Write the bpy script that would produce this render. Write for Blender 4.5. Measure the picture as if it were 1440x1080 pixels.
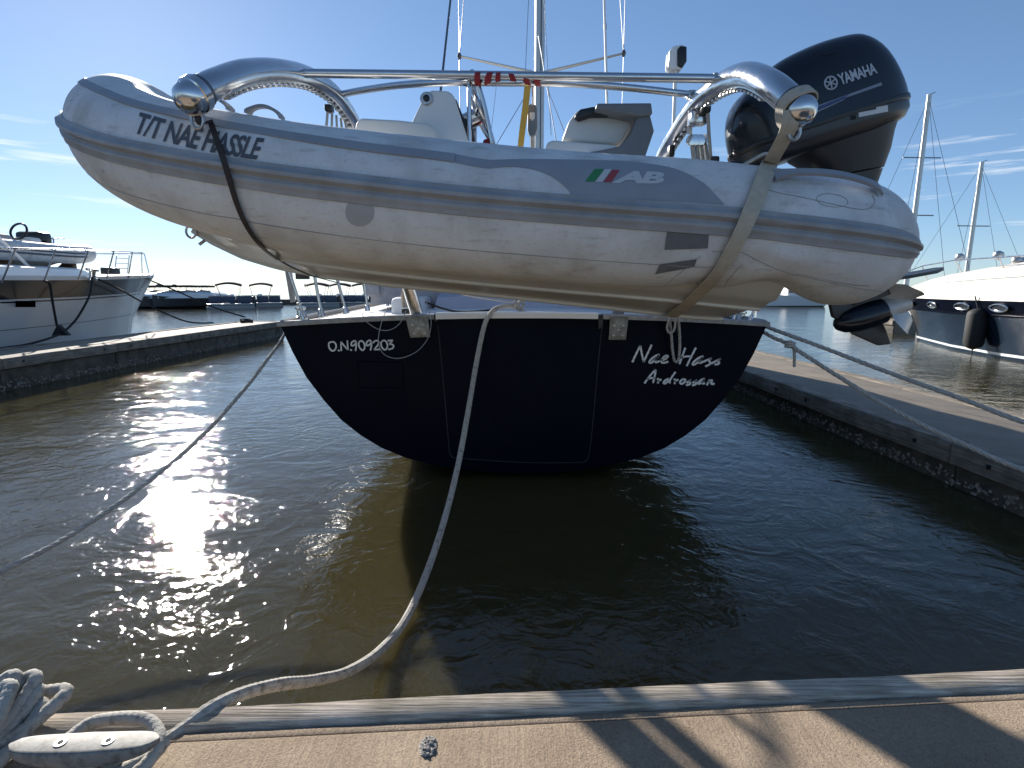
import bpy, bmesh, math, random
from mathutils import Vector, Matrix, Quaternion, noise
from mathutils.bvhtree import BVHTree
R = math.radians
scene = bpy.context.scene
col = scene.collection
for o in list(bpy.data.objects): bpy.data.objects.remove(o)
random.seed(7)

# ------------------------------------------------------------------ camera
FPX = 760.0; PITCH = math.atan(131/FPX); EYE = 1.5
cam_d = bpy.data.cameras.new('camera'); cam = bpy.data.objects.new('camera', cam_d); col.objects.link(cam)
cam_d.sensor_width = 36; cam_d.lens = FPX/1440*36; cam_d.clip_start = .02; cam_d.clip_end = 6000
cam.location = (0, 0, EYE); cam.rotation_euler = (math.pi/2-PITCH, 0, 0)
scene.camera = cam
# ------------------------------------------------------------------ sky and sun
SUN_AZ, SUN_EL = -33.0, 21.8          # degrees; azimuth from +Y towards +X
S = Vector((math.sin(R(SUN_AZ))*math.cos(R(SUN_EL)), math.cos(R(SUN_AZ))*math.cos(R(SUN_EL)), math.sin(R(SUN_EL))))
world = bpy.data.worlds.new('World'); scene.world = world; world.use_nodes = True
wn, wl = world.node_tree.nodes, world.node_tree.links
wn.clear()
wo = wn.new('ShaderNodeOutputWorld'); bg = wn.new('ShaderNodeBackground'); sky = wn.new('ShaderNodeTexSky')
sky.sky_type = 'NISHITA'; sky.sun_disc = False; sky.sun_elevation = R(SUN_EL); sky.sun_rotation = R(SUN_AZ)
sky.air_density = 0.8; sky.dust_density = 0.08; sky.ozone_density = 6.0
bg.inputs['Strength'].default_value = 0.112
# thin streaks of high cloud, all round the horizon
tc = wn.new('ShaderNodeTexCoord'); mp = wn.new('ShaderNodeMapping'); mp.inputs['Scale'].default_value = (1.6, 1.6, 26)
mp.inputs['Location'].default_value = (.37, .9, .86)
nz = wn.new('ShaderNodeTexNoise'); nz.inputs['Scale'].default_value = 2.6; nz.inputs['Detail'].default_value = 7; nz.inputs['Roughness'].default_value = .62
rp = wn.new('ShaderNodeValToRGB'); rp.color_ramp.elements[0].position = .57; rp.color_ramp.elements[1].position = .82
sx = wn.new('ShaderNodeSeparateXYZ'); br = wn.new('ShaderNodeMapRange'); br.inputs[1].default_value = .03; br.inputs[2].default_value = .1
br2 = wn.new('ShaderNodeMapRange'); br2.inputs[1].default_value = .26; br2.inputs[2].default_value = .17
m1 = wn.new('ShaderNodeMath'); m1.operation = 'MULTIPLY'; m2 = wn.new('ShaderNodeMath'); m2.operation = 'MULTIPLY'
mx = wn.new('ShaderNodeMix'); mx.data_type = 'RGBA'; mx.inputs[7].default_value = (5.6, 5.7, 5.8, 1)
wl.new(tc.outputs['Generated'], mp.inputs[0]); wl.new(mp.outputs[0], nz.inputs['Vector']); wl.new(nz.outputs['Fac'], rp.inputs[0])
wl.new(tc.outputs['Generated'], sx.inputs[0]); wl.new(sx.outputs[2], br.inputs[0]); wl.new(sx.outputs[2], br2.inputs[0])
wl.new(br.outputs[0], m1.inputs[0]); wl.new(br2.outputs[0], m1.inputs[1]); wl.new(m1.outputs[0], m2.inputs[0]); wl.new(rp.outputs[0], m2.inputs[1])
wl.new(m2.outputs[0], mx.inputs[0]); gm = wn.new('ShaderNodeGamma'); gm.inputs[1].default_value = .76; wl.new(sky.outputs[0], gm.inputs[0]); wl.new(gm.outputs[0], mx.inputs[6]); wl.new(mx.outputs[2], bg.inputs['Color']); wl.new(bg.outputs[0], wo.inputs[0])
sun_d = bpy.data.lights.new('sun', 'SUN'); sun = bpy.data.objects.new('sun', sun_d); col.objects.link(sun)
sun_d.energy = 4.6; sun_d.angle = R(.53); sun_d.color = (1, .95, .87)
sun.rotation_euler = S.to_track_quat('Z', 'Y').to_euler(); sun.location = (-20, 30, 20)
scene.view_settings.view_transform = 'Standard'; scene.view_settings.look = 'None'
scene.view_settings.exposure = 0.95; scene.view_settings.gamma = 1.0
scene.render.engine = 'CYCLES'
cy = scene.cycles
cy.max_bounces = 8; cy.glossy_bounces = 5; cy.diffuse_bounces = 3; cy.transmission_bounces = 6
cy.use_denoising = True; cy.sample_clamp_indirect = 6

# ------------------------------------------------------------------ helpers: places
_c, _s = math.cos(PITCH), math.sin(PITCH)
def ray(px, py):
    u = -(py-540)/FPX
    return Vector(((px-720)/FPX, _c+u*_s, u*_c-_s))
def at(px, py, Y):
    r = ray(px, py); t = Y/r.y
    return Vector((r.x*t, Y, EYE+r.z*t))
def gz(px, py, Z=0.0):
    r = ray(px, py); t = (Z-EYE)/r.z
    return Vector((r.x*t, r.y*t, Z))
def lerp(a, b, t): return a+(b-a)*t
def interp(x, pts):
    if x <= pts[0][0]: return pts[0][1]
    for (a, va), (b, vb) in zip(pts, pts[1:]):
        if x <= b: return va+(vb-va)*(x-a)/(b-a)
    return pts[-1][1]
def spline(pts, n=8, closed=False):
    P = [Vector(p) for p in pts]; out = []
    m = len(P)
    for i in range(m if closed else m-1):
        if closed: p0, p1, p2, p3 = P[i-1], P[i], P[(i+1) % m], P[(i+2) % m]
        else: p0, p1, p2, p3 = P[max(i-1, 0)], P[i], P[i+1], P[min(i+2, m-1)]
        for k in range(n):
            t = k/n
            out.append(.5*((2*p1)+(p2-p0)*t+(2*p0-5*p1+4*p2-p3)*t*t+(3*p1-p0-3*p2+p3)*t**3))
    if not closed: out.append(P[-1].copy())
    return out
def frames(pts, closed=False, up=None):
    n = len(pts); T = []
    for i in range(n):
        a = pts[i-1] if (i > 0 or closed) else pts[0]
        b = pts[(i+1) % n] if (i < n-1 or closed) else pts[-1]
        d = b-a
        T.append(d.normalized() if d.length > 1e-9 else Vector((0, 0, 1)))
    u = up or (Vector((0, 0, 1)) if abs(T[0].z) < .9 else Vector((0, 1, 0)))
    N = []
    nrm = (u-T[0]*u.dot(T[0])).normalized()
    for i in range(n):
        if i: nrm = (nrm-T[i]*nrm.dot(T[i])).normalized()
        N.append(nrm.copy())
    return T, N, [t.cross(m) for t, m in zip(T, N)]

# ------------------------------------------------------------------ helpers: meshes
class MB:
    def __init__(s): s.v = []; s.f = []
    def add(s, vs, fs):
        o = len(s.v); s.v += [Vector(v) for v in vs]; s.f += [tuple(i+o for i in f) for f in fs]; return s
    def box(s, lo, hi, bev=0.0, M=None):
        x0, y0, z0 = lo; x1, y1, z1 = hi
        bm = bmesh.new()
        bmesh.ops.create_cube(bm, size=1)
        for v in bm.verts: v.co = Vector((lerp(x0, x1, v.co.x+.5), lerp(y0, y1, v.co.y+.5), lerp(z0, z1, v.co.z+.5)))
        if bev: bmesh.ops.bevel(bm, geom=list(bm.edges), offset=bev, segments=2, profile=.5, affect='EDGES')
        bm.verts.index_update()
        vs = [(M @ v.co if M else v.co.copy()) for v in bm.verts]; fs = [[v.index for v in f.verts] for f in bm.faces]
        bm.free(); return s.add(vs, fs)
    def tube(s, pts, r, seg=8, closed=False, caps=True, up=None, flat=1.0):
        pts = [Vector(p) for p in pts]; n = len(pts)
        T, N, B = frames(pts, closed, up)
        vs = []; fs = []
        for i in range(n):
            rr = r[i] if isinstance(r, (list, tuple)) else r
            for k in range(seg):
                a = 2*math.pi*k/seg
                vs.append(pts[i]+N[i]*math.cos(a)*rr*flat+B[i]*math.sin(a)*rr)
        for i in range(n if closed else n-1):
            j = (i+1) % n
            for k in range(seg):
                l = (k+1) % seg
                fs.append((i*seg+k, i*seg+l, j*seg+l, j*seg+k))
        if caps and not closed:
            fs.append(tuple(range(seg))[::-1]); fs.append(tuple((n-1)*seg+k for k in range(seg)))
        return s.add(vs, fs)
    def rings(s, rings, closed=True, cap0=True, cap1=True):
        m = len(rings[0]); vs = [v for r in rings for v in r]; fs = []
        for i in range(len(rings)-1):
            for k in range(m if closed else m-1):
                l = (k+1) % m
                fs.append((i*m+k, i*m+l, (i+1)*m+l, (i+1)*m+k))
        if cap0 and closed: fs.append(tuple(range(m))[::-1])
        if cap1 and closed: fs.append(tuple((len(rings)-1)*m+k for k in range(m)))
        return s.add(vs, fs)
    def lathe(s, axis0, axis1, prof, seg=20):
        """prof = [(t along axis in metres, radius)]"""
        a0 = Vector(axis0); d = (Vector(axis1)-a0).normalized()
        u = d.orthogonal().normalized(); w = d.cross(u)
        return s.rings([[a0+d*t+(u*math.cos(2*math.pi*k/seg)+w*math.sin(2*math.pi*k/seg))*max(r, 1e-4) for k in range(seg)] for t, r in prof])
    def prism(s, poly, d, bev=0):
        """poly: list of Vectors (planar outline), extruded by vector d"""
        n = len(poly); d = Vector(d)
        vs = [Vector(p) for p in poly]+[Vector(p)+d for p in poly]
        fs = [tuple(range(n))[::-1], tuple(range(n, 2*n))]+[(i, (i+1) % n, (i+1) % n+n, i+n) for i in range(n)]
        bm = bmesh.new(); bv = [bm.verts.new(v) for v in vs]
        for f in fs: bm.faces.new([bv[i] for i in f])
        bmesh.ops.recalc_face_normals(bm, faces=list(bm.faces))
        if bev: bmesh.ops.bevel(bm, geom=list(bm.edges), offset=bev, segments=3, profile=.5, affect='EDGES', clamp_overlap=True)
        bm.verts.index_update()
        vs = [v.co.copy() for v in bm.verts]; fs = [[v.index for v in f.verts] for f in bm.faces]; bm.free()
        return s.add(vs, fs)
    def rope(s, pts, r, pitch=None, seg=6):
        """three strands laid round each other"""
        pts = [Vector(p) for p in pts]; pitch = pitch or r*7
        L = sum((b-a).length for a, b in zip(pts, pts[1:]))
        n = max(8, int(L/pitch*7)); P = resample(pts, n)
        T, N, B = frames(P); st = L/(n-1)
        for k in range(3):
            q = []
            for i in range(n):
                a = 2*math.pi*(i*st/pitch+k/3)
                q.append(P[i]+(N[i]*math.cos(a)+B[i]*math.sin(a))*r*.5)
            s.tube(q, r*.54, seg)
        return s
    def braid(s, pts, r, seg=20, step=.0045):
        """braided cover: plaits crossing in a diamond pattern"""
        pts = [Vector(p) for p in pts]; L = sum((b-a).length for a, b in zip(pts, pts[1:])); n = max(8, int(L/step)); P = resample(pts, n)
        T, N, B = frames(P); st = L/(n-1); rg = []
        for i in range(n):
            q = []; ph = i*st/(r*2.4)*2*math.pi*.5
            lump = 1+.05*noise.noise(P[i]*9)
            for k in range(seg):
                a = 2*math.pi*k/seg; d = 1+.075*math.sin(5*a+ph*2)*math.sin(5*a-ph*2)
                q.append(P[i]+(N[i]*math.cos(a)+B[i]*math.sin(a))*r*d*lump)
            rg.append(q)
        return s.rings(rg)
    def build(s, name, mat, parent=None, smooth=40, recalc=True):
        me = bpy.data.meshes.new(name); me.from_pydata([tuple(v) for v in s.v], [], s.f); me.validate()
        if recalc:
            bm = bmesh.new(); bm.from_mesh(me); bmesh.ops.recalc_face_normals(bm, faces=list(bm.faces)); bm.to_mesh(me); bm.free()
        if smooth:
            me.polygons.foreach_set('use_smooth', [True]*len(me.polygons))
            me.set_sharp_from_angle(angle=R(smooth))
        if mat: me.materials.append(mat)
        o = bpy.data.objects.new(name, me); col.objects.link(o)
        if parent is not None: attach(o, parent)
        return o
def resample(pts, n):
    d = [0]
    for a, b in zip(pts, pts[1:]): d.append(d[-1]+(b-a).length)
    out = []; j = 0
    for i in range(n):
        t = d[-1]*i/(n-1)
        while j < len(d)-2 and d[j+1] < t: j += 1
        k = (t-d[j])/max(d[j+1]-d[j], 1e-9)
        out.append(pts[j].lerp(pts[j+1], min(k, 1)))
    return out
def attach(o, parent):
    o.parent = parent
    m = Matrix.Identity(4); q = parent
    while q is not None: m = q.matrix_basis if q.parent is None else m; q = q.parent
    if parent.type == 'EMPTY': o.matrix_parent_inverse = parent.matrix_basis.inverted()
    return o
def empty(name, loc, label=None, cat=None, group=None):
    o = bpy.data.objects.new(name, None); col.objects.link(o); o.location = loc; o.empty_display_size = .2
    if label: tag(o, label, cat, group)
    return o
def tag(o, label=None, cat=None, group=None, kind=None):
    if label: o['label'] = label
    if cat: o['category'] = cat
    if group: o['group'] = group
    if kind: o['kind'] = kind
    return o
def copy_tree(o, parent=None):
    c = o.copy(); col.objects.link(c)
    if parent is not None: c.parent = parent
    for ch in [x for x in bpy.data.objects if x.parent == o]: copy_tree(ch, c)
    return c

# ------------------------------------------------------------------ materials
def hexc(r, g, b): return (r, g, b, 1)
def mat(name, c, rough=.5, metal=0.0, var=.0, vscale=6.0, c2=None, bump=0.0, bscale=60.0, coat=0.0, spec=.5, stretch=(1, 1, 1), detail=6, lo=.35, hi=.7, rvar=0.0):
    m = bpy.data.materials.new(name); m.use_nodes = True
    n, l = m.node_tree.nodes, m.node_tree.links
    p = n['Principled BSDF']
    p.inputs['Roughness'].default_value = rough; p.inputs['Metallic'].default_value = metal
    p.inputs['Coat Weight'].default_value = coat; p.inputs['Coat Roughness'].default_value = .06; p.inputs['Specular IOR Level'].default_value = spec
    p.inputs['Base Color'].default_value = hexc(*c)
    t = n.new('ShaderNodeTexCoord'); mpn = n.new('ShaderNodeMapping'); mpn.inputs['Scale'].default_value = stretch
    l.new(t.outputs['Object'], mpn.inputs[0])
    if var or c2:
        z = n.new('ShaderNodeTexNoise'); z.inputs['Scale'].default_value = vscale; z.inputs['Detail'].default_value = detail; z.inputs['Roughness'].default_value = .62
        l.new(mpn.outputs[0], z.inputs['Vector'])
        r = n.new('ShaderNodeValToRGB'); r.color_ramp.elements[0].position = lo; r.color_ramp.elements[1].position = hi
        d = c2 or tuple(x*(1-var) for x in c)
        r.color_ramp.elements[0].color = hexc(*d); r.color_ramp.elements[1].color = hexc(*c)
        l.new(z.outputs['Fac'], r.inputs[0]); l.new(r.outputs[0], p.inputs['Base Color'])
        if rvar:
            q = n.new('ShaderNodeMapRange'); q.inputs[1].default_value = .3; q.inputs[2].default_value = .7
            q.inputs[3].default_value = rough+rvar; q.inputs[4].default_value = rough
            l.new(z.outputs['Fac'], q.inputs[0]); l.new(q.outputs[0], p.inputs['Roughness'])
    if bump:
        z2 = n.new('ShaderNodeTexNoise'); z2.inputs['Scale'].default_value = bscale; z2.inputs['Detail'].default_value = 5
        l.new(mpn.outputs[0], z2.inputs['Vector'])
        b = n.new('ShaderNodeBump'); b.inputs['Strength'].default_value = min(1, bump); b.inputs['Distance'].default_value = .01*bump
        l.new(z2.outputs['Fac'], b.inputs['Height']); l.new(b.outputs[0], p.inputs['Normal'])
    return m
M = {}
M['tube'] = mat('pale_hypalon', (.68, .685, .69), .62, var=.16, vscale=3.2, bump=.18, bscale=260, rvar=.1)
def tube_mat():
    m = M['tube']; n, l = m.node_tree.nodes, m.node_tree.links; p = n['Principled BSDF']
    src = p.inputs['Base Color'].links[0].from_socket; t = next(x for x in n if x.type == 'TEX_COORD')
    def layer(src, scale, lo, hi, colr, st, det=5):
        mm = n.new('ShaderNodeMapping'); mm.inputs['Scale'].default_value = st; l.new(t.outputs['Object'], mm.inputs[0])
        z = n.new('ShaderNodeTexNoise'); z.inputs['Scale'].default_value = scale; z.inputs['Detail'].default_value = det; l.new(mm.outputs[0], z.inputs['Vector'])
        r = n.new('ShaderNodeValToRGB'); r.color_ramp.elements[0].position = lo; r.color_ramp.elements[0].color = hexc(*colr); r.color_ramp.elements[1].position = hi; r.color_ramp.elements[1].color = (1, 1, 1, 1)
        l.new(z.outputs['Fac'], r.inputs[0]); q = n.new('ShaderNodeMix'); q.data_type = 'RGBA'; q.blend_type = 'MULTIPLY'; q.inputs[0].default_value = 1
        l.new(src, q.inputs[6]); l.new(r.outputs[0], q.inputs[7]); return q.outputs[2]
    c = layer(src, 95, .3, .43, (.86, .855, .84), (1, 1, 1), 3)
    c = layer(c, 7, .32, .55, (.80, .785, .755), (1, 1, .35), 8)
    c = layer(c, 22, .25, .42, (.74, .72, .68), (.5, 1, 2.2), 7)
    l.new(c, p.inputs['Base Color'])
tube_mat()
M['tubegrey'] = mat('grey_hypalon', (.285, .305, .34), .6, var=.15, vscale=5, bump=.18, bscale=260)
M['strake'] = mat('rubber_strake', (.34, .355, .38), .55, var=.28, vscale=7, bump=.12, bscale=120, c2=(.25, .25, .25))
M['patch'] = mat('dark_patch', (.15, .155, .165), .7, var=.2, vscale=20)
M['patchlight'] = mat('grey_patch', (.36, .37, .385), .7, var=.1, vscale=20)
M['letter'] = mat('charcoal_letters', (.085, .095, .115), .6, var=.25, vscale=80)
M['seam'] = mat('seam_line', (.3, .3, .3), .7)
M['grp'] = mat('white_gelcoat', (.72, .71, .68), .28, var=.08, vscale=2.5, coat=.3)
M['rhull'] = mat('dinghy_gelcoat', (.60, .59, .55), .3, var=.14, vscale=3, coat=.3)
M['grpgrey'] = mat('grey_plastic', (.17, .18, .19), .55, var=.15, vscale=8)
M['vinyl'] = mat('white_vinyl', (.66, .65, .62), .45, var=.1, vscale=6, bump=.1, bscale=40)
M['navy'] = mat('navy_gelcoat', (.0006, .0024, .010), .3, var=.2, vscale=3, spec=.06, rvar=.1)
M['navypanel'] = mat('navy_panel', (.0007, .0028, .0115), .3, var=.2, vscale=3, spec=.06, rvar=.1)
M['trimline'] = mat('dull_trim', (.010, .012, .018), .6)
M['white'] = mat('white_paint', (.78, .78, .77), .35, var=.05, vscale=5)
M['whitelet'] = mat('white_letters', (.74, .74, .74), .55, var=.1, vscale=90)
M['deck'] = mat('white_deck', (.74, .74, .74), .6, var=.06, vscale=8, bump=.1, bscale=200)
M['chrome'] = mat('polished_steel', (.62, .62, .63), .1, 1.0, var=.12, vscale=14, rvar=.16, bump=.02, bscale=30)
M['steel'] = mat('brushed_steel', (.5, .5, .5), .28, 1.0, var=.25, vscale=30, rvar=.2)
M['alu'] = mat('weathered_aluminium', (.40, .395, .38), .6, .35, var=.3, vscale=25, bump=.25, bscale=120, rvar=.2)
M['mastalu'] = mat('mast_aluminium', (.62, .61, .58), .4, .6, var=.08, vscale=4)
M['black'] = mat('black_plastic', (.012, .012, .014), .4, var=.2, vscale=10)
M['rubber'] = mat('black_rubber', (.015, .015, .017), .7)
M['red'] = mat('red_tape', (.30, .012, .02), .6, var=.25, vscale=60)
M['yellow'] = mat('yellow_webbing', (.62, .40, .08), .7, var=.15, vscale=60)
M['strapdark'] = mat('dark_webbing', (.035, .026, .024), .75, var=.3, vscale=60, bump=.3, bscale=300)
M['strapbeige'] = mat('beige_webbing', (.50, .45, .36), .8, var=.22, vscale=40, bump=.4, bscale=400)
M['cowl'] = mat('blue_black_cowl', (.006, .010, .018), .24, var=.15, vscale=4, coat=.15, spec=.35)
M['cowlgrey'] = mat('dark_grey_shroud', (.032, .033, .037), .45, var=.15, vscale=5)
M['cowlpan'] = mat('engine_pan', (.022, .026, .034), .36, var=.15, vscale=5)
M['silver'] = mat('silver_letters', (.42, .45, .5), .45)
M['bluestripe'] = mat('blue_stripe', (.02, .045, .16), .45)
M['silverstripe'] = mat('silver_stripe', (.2, .23, .29), .45)
M['green'] = mat('green_print', (.03, .2, .07), .6)
M['redprint'] = mat('red_print', (.3, .05, .06), .6)
M['lightprint'] = mat('pale_print', (.5, .51, .52), .6)
M['prop'] = mat('prop_aluminium', (.55, .55, .53), .4, .2, var=.2, vscale=20)
M['concrete_side'] = mat('wet_concrete', (.15, .13, .10), .8, c2=(.045, .039, .031), vscale=4.5, bump=1.2, bscale=26, detail=9)
M['finger_top'] = mat('finger_concrete', (.33, .27, .205), .85, var=.3, vscale=2.2, bump=.5, bscale=90, detail=9)
M['oyster'] = mat('oyster_shell', (.48, .46, .41), .8, c2=(.10, .09, .075), vscale=40, bump=.6, bscale=90)
M['wire'] = mat('rigging_wire', (.16, .165, .175), .4, .8)
M['ropegrey'] = mat('weathered_rope', (.43, .405, .36), .9, c2=(.21, .19, .165), vscale=38, bump=.5, bscale=260, lo=.32, hi=.5)
M['ropewhite'] = mat('laid_rope', (.46, .455, .43), .85, var=.3, vscale=50, bump=.3, bscale=260)
M['ropedark'] = mat('black_rope', (.02, .02, .022), .8, var=.3, vscale=50)
M['bimini'] = mat('dark_canvas', (.03, .032, .04), .8)
M['canvas'] = mat('grey_canvas', (.38, .38, .40), .85, var=.2, vscale=10)
M['bluecanvas'] = mat('pale_blue_cover', (.42, .45, .55), .8, var=.12, vscale=3, bump=.2, bscale=12)
M['teak'] = mat('worn_teak', (.16, .10, .055), .7, var=.4, vscale=20, stretch=(1, 6, 6))
M['glass'] = mat('tinted_glass', (.03, .035, .04), .06, coat=.5)
M['lblack'] = mat('dark_sheer_band', (.022, .019, .017), .25, var=.2, vscale=3, coat=.3)
M['yhull'] = mat('yacht_white_hull', (.58, .58, .575), .25, var=.07, vscale=1.2, coat=.4)
M['ynavy'] = mat('yacht_navy_hull', (.010, .020, .036), .16, var=.15, vscale=1.5, coat=.5)
M['ydeck'] = mat('cream_deck', (.74, .69, .60), .45, var=.05, vscale=2)
M['pontblue'] = mat('pontoon_panel', (.025, .04, .085), .4)
M['galv'] = mat('galvanised_plate', (.34, .33, .31), .5, .6, var=.4, vscale=22, bump=.3, bscale=60, c2=(.17, .16, .14))
M['labelwhite'] = mat('label_white', (.6, .6, .6), .5)
M['cutout'] = mat('dark_hole', (.008, .008, .008), .8)

def concrete_top():
    m = bpy.data.materials.new('broomed_concrete'); m.use_nodes = True
    n, l = m.node_tree.nodes, m.node_tree.links; p = n['Principled BSDF']; p.inputs['Roughness'].default_value = .9; p.inputs['Specular IOR Level'].default_value = .25
    t = n.new('ShaderNodeTexCoord')
    def nz(scale, det, st=(1, 1, 1), rough=.6):
        mm = n.new('ShaderNodeMapping'); mm.inputs['Scale'].default_value = st; mm.inputs['Rotation'].default_value = (0, 0, R(-4)); l.new(t.outputs['Object'], mm.inputs[0])
        z = n.new('ShaderNodeTexNoise'); z.inputs['Scale'].default_value = scale; z.inputs['Detail'].default_value = det; z.inputs['Roughness'].default_value = rough
        l.new(mm.outputs[0], z.inputs['Vector']); return z
    a = nz(5, 8); b = nz(230, 4, rough=.75); st = nz(85, 3, (1, .05, 1)); sp = nz(170, 2)
    r = n.new('ShaderNodeValToRGB'); e = r.color_ramp.elements
    e[0].position = .3; e[0].color = (.345, .265, .195, 1); e[1].position = .72; e[1].color = (.49, .39, .295, 1)
    l.new(a.outputs['Fac'], r.inputs[0])
    r2 = n.new('ShaderNodeValToRGB'); e = r2.color_ramp.elements; e[0].position = .33; e[0].color = (.52, .5, .47, 1); e[1].position = .6; e[1].color = (1.08, 1.05, 1, 1)
    l.new(b.outputs['Fac'], r2.inputs[0])
    mu = n.new('ShaderNodeMix'); mu.data_type = 'RGBA'; mu.blend_type = 'MULTIPLY'; mu.inputs[0].default_value = .85
    l.new(r.outputs[0], mu.inputs[6]); l.new(r2.outputs[0], mu.inputs[7]); l.new(mu.outputs[2], p.inputs['Base Color'])
    ad = n.new('ShaderNodeMath'); ad.operation = 'MULTIPLY_ADD'; ad.inputs[1].default_value = .9
    l.new(st.outputs['Fac'], ad.inputs[0]); l.new(b.outputs['Fac'], ad.inputs[2])
    bu = n.new('ShaderNodeBump'); bu.inputs['Strength'].default_value = 1; bu.inputs['Distance'].default_value = .006
    l.new(ad.outputs[0], bu.inputs['Height']); l.new(bu.outputs[0], p.inputs['Normal'])
    return m
M['concrete'] = concrete_top()
def timber(name, c1, c2, scale=1.0, bumpd=.0045, along=0):
    m = bpy.data.materials.new(name); m.use_nodes = True
    n, l = m.node_tree.nodes, m.node_tree.links; p = n['Principled BSDF']; p.inputs['Roughness'].default_value = .85; p.inputs['Specular IOR Level'].default_value = .25
    t = n.new('ShaderNodeTexCoord'); mm = n.new('ShaderNodeMapping'); mm.inputs['Scale'].default_value = (2.4*scale, 85*scale, 85*scale) if not along else (85*scale, 2.4*scale, 85*scale); l.new(t.outputs['Object'], mm.inputs[0])
    z = n.new('ShaderNodeTexNoise'); z.inputs['Scale'].default_value = 1.5; z.inputs['Detail'].default_value = 8; z.inputs['Roughness'].default_value = .68; z.inputs['Distortion'].default_value = .35; l.new(mm.outputs[0], z.inputs['Vector'])
    z2 = n.new('ShaderNodeTexNoise'); z2.inputs['Scale'].default_value = 7*scale; z2.inputs['Detail'].default_value = 6; l.new(t.outputs['Object'], z2.inputs['Vector'])
    r = n.new('ShaderNodeValToRGB'); e = r.color_ramp.elements; e[0].position = .36; e[0].color = hexc(*c2); e[1].position = .62; e[1].color = hexc(*c1)
    l.new(z.outputs['Fac'], r.inputs[0])
    r2 = n.new('ShaderNodeValToRGB'); e = r2.color_ramp.elements; e[0].position = .3; e[0].color = (.55, .54, .5, 1); e[1].position = .65; e[1].color = (1.05, 1, 1, 1)
    l.new(z2.outputs['Fac'], r2.inputs[0])
    mu = n.new('ShaderNodeMix'); mu.data_type = 'RGBA'; mu.blend_type = 'MULTIPLY'; mu.inputs[0].default_value = 1
    l.new(r.outputs[0], mu.inputs[6]); l.new(r2.outputs[0], mu.inputs[7]); l.new(mu.outputs[2], p.inputs['Base Color'])
    bu = n.new('ShaderNodeBump'); bu.inputs['Strength'].default_value = 1; bu.inputs['Distance'].default_value = bumpd
    l.new(z.outputs['Fac'], bu.inputs['Height']); l.new(bu.outputs[0], p.inputs['Normal'])
    return m
M['cleat'] = mat('worn_cleat', (.23, .22, .20), .6, .1, c2=(.11, .105, .095), vscale=40, bump=.15, bscale=160, lo=.35, hi=.55)
M['timber'] = timber('grey_timber', (.72, .64, .53), (.30, .25, .195))
M['timberdark'] = timber('dark_timber', (.34, .31, .26), (.13, .115, .095), .7, .006, 1)
def water_mat():
    m = bpy.data.materials.new('murky_water'); m.use_nodes = True
    n, l = m.node_tree.nodes, m.node_tree.links; p = n['Principled BSDF']
    p.inputs['Base Color'].default_value = (.054, .046, .019, 1)
    p.inputs['Subsurface Weight'].default_value = 1; p.inputs['Subsurface Radius'].default_value = (.8, .7, .4); p.inputs['Subsurface Scale'].default_value = 1.0; p.inputs['Roughness'].default_value = .03; p.inputs['IOR'].default_value = 1.33
    t = n.new('ShaderNodeTexCoord')
    def nz(scale, det, dist, st=(1, 1, 1), rot=0, rough=.5):
        mm = n.new('ShaderNodeMapping'); mm.inputs['Scale'].default_value = st; mm.inputs['Rotation'].default_value = (0, 0, rot); l.new(t.outputs['Object'], mm.inputs[0])
        z = n.new('ShaderNodeTexNoise'); z.inputs['Scale'].default_value = scale; z.inputs['Detail'].default_value = det; z.inputs['Distortion'].default_value = dist; z.inputs['Roughness'].default_value = rough
        l.new(mm.outputs[0], z.inputs['Vector']); return z.outputs['Fac']
    def ma(op, a, b):
        q = n.new('ShaderNodeMath'); q.operation = op
        for i, v in enumerate((a, b)):
            if isinstance(v, (int, float)): q.inputs[i].default_value = v
            else: l.new(v, q.inputs[i])
        return q.outputs[0]
    swell = nz(.55, 2, 1.2, (1, 1.5, 1), .3)
    mid = nz(2.6, 3, 2.2, (1.1, 1.1, 1), -.35)
    rip = nz(14, 3, 1.1, (1.2, 1.1, 1), .25, .55)
    fine = nz(48, 2, .5, (1.1, 1.1, 1), -.2)
    mask = nz(.75, 2, 2.2, (1, 1.4, 1), .6)
    mr = n.new('ShaderNodeMapRange'); mr.inputs[1].default_value = .38; mr.inputs[2].default_value = .62; mr.inputs[3].default_value = .25; mr.inputs[4].default_value = 1.0; l.new(mask, mr.inputs[0])
    h = ma('ADD', ma('MULTIPLY', swell, .016), ma('MULTIPLY', mid, .0095))
    h2 = ma('ADD', ma('MULTIPLY', rip, .0044), ma('MULTIPLY', fine, .0007))
    h = ma('ADD', h, ma('MULTIPLY', h2, mr.outputs[0]))
    bu = n.new('ShaderNodeBump'); bu.inputs['Strength'].default_value = 1; bu.inputs['Distance'].default_value = 1.0
    l.new(h, bu.inputs['Height']); l.new(bu.outputs[0], p.inputs['Normal'])
    return m
M['water'] = water_mat()

# ================================================================== THE SETTING
# water: one sheet to the horizon
mb = MB(); mb.box((-4000, -60, -8), (4000, 5500, 0))
tag(mb.build('water', M['water'], smooth=0), kind='structure')

DZ = .45
DK = R(3.63)
DM = Matrix.Translation((0, 1.275, 0)) @ Matrix.Rotation(DK, 4, 'Z')     # main dock frame: local x along the edge, -y inland
dock = MB(); dock.box((-16, -5.2, -.35), (16, -.105, DZ), .012, DM)
dock_o = tag(dock.build('dock', M['concrete'], smooth=30), kind='structure')
# tooled edge band: a 2 mm lower strip just behind the timber
b = MB(); b.box((-16, -.1045, -.3), (16, -.082, DZ-.004), .004, DM); b.build('edge_band', M['concrete'], dock_o)
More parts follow.
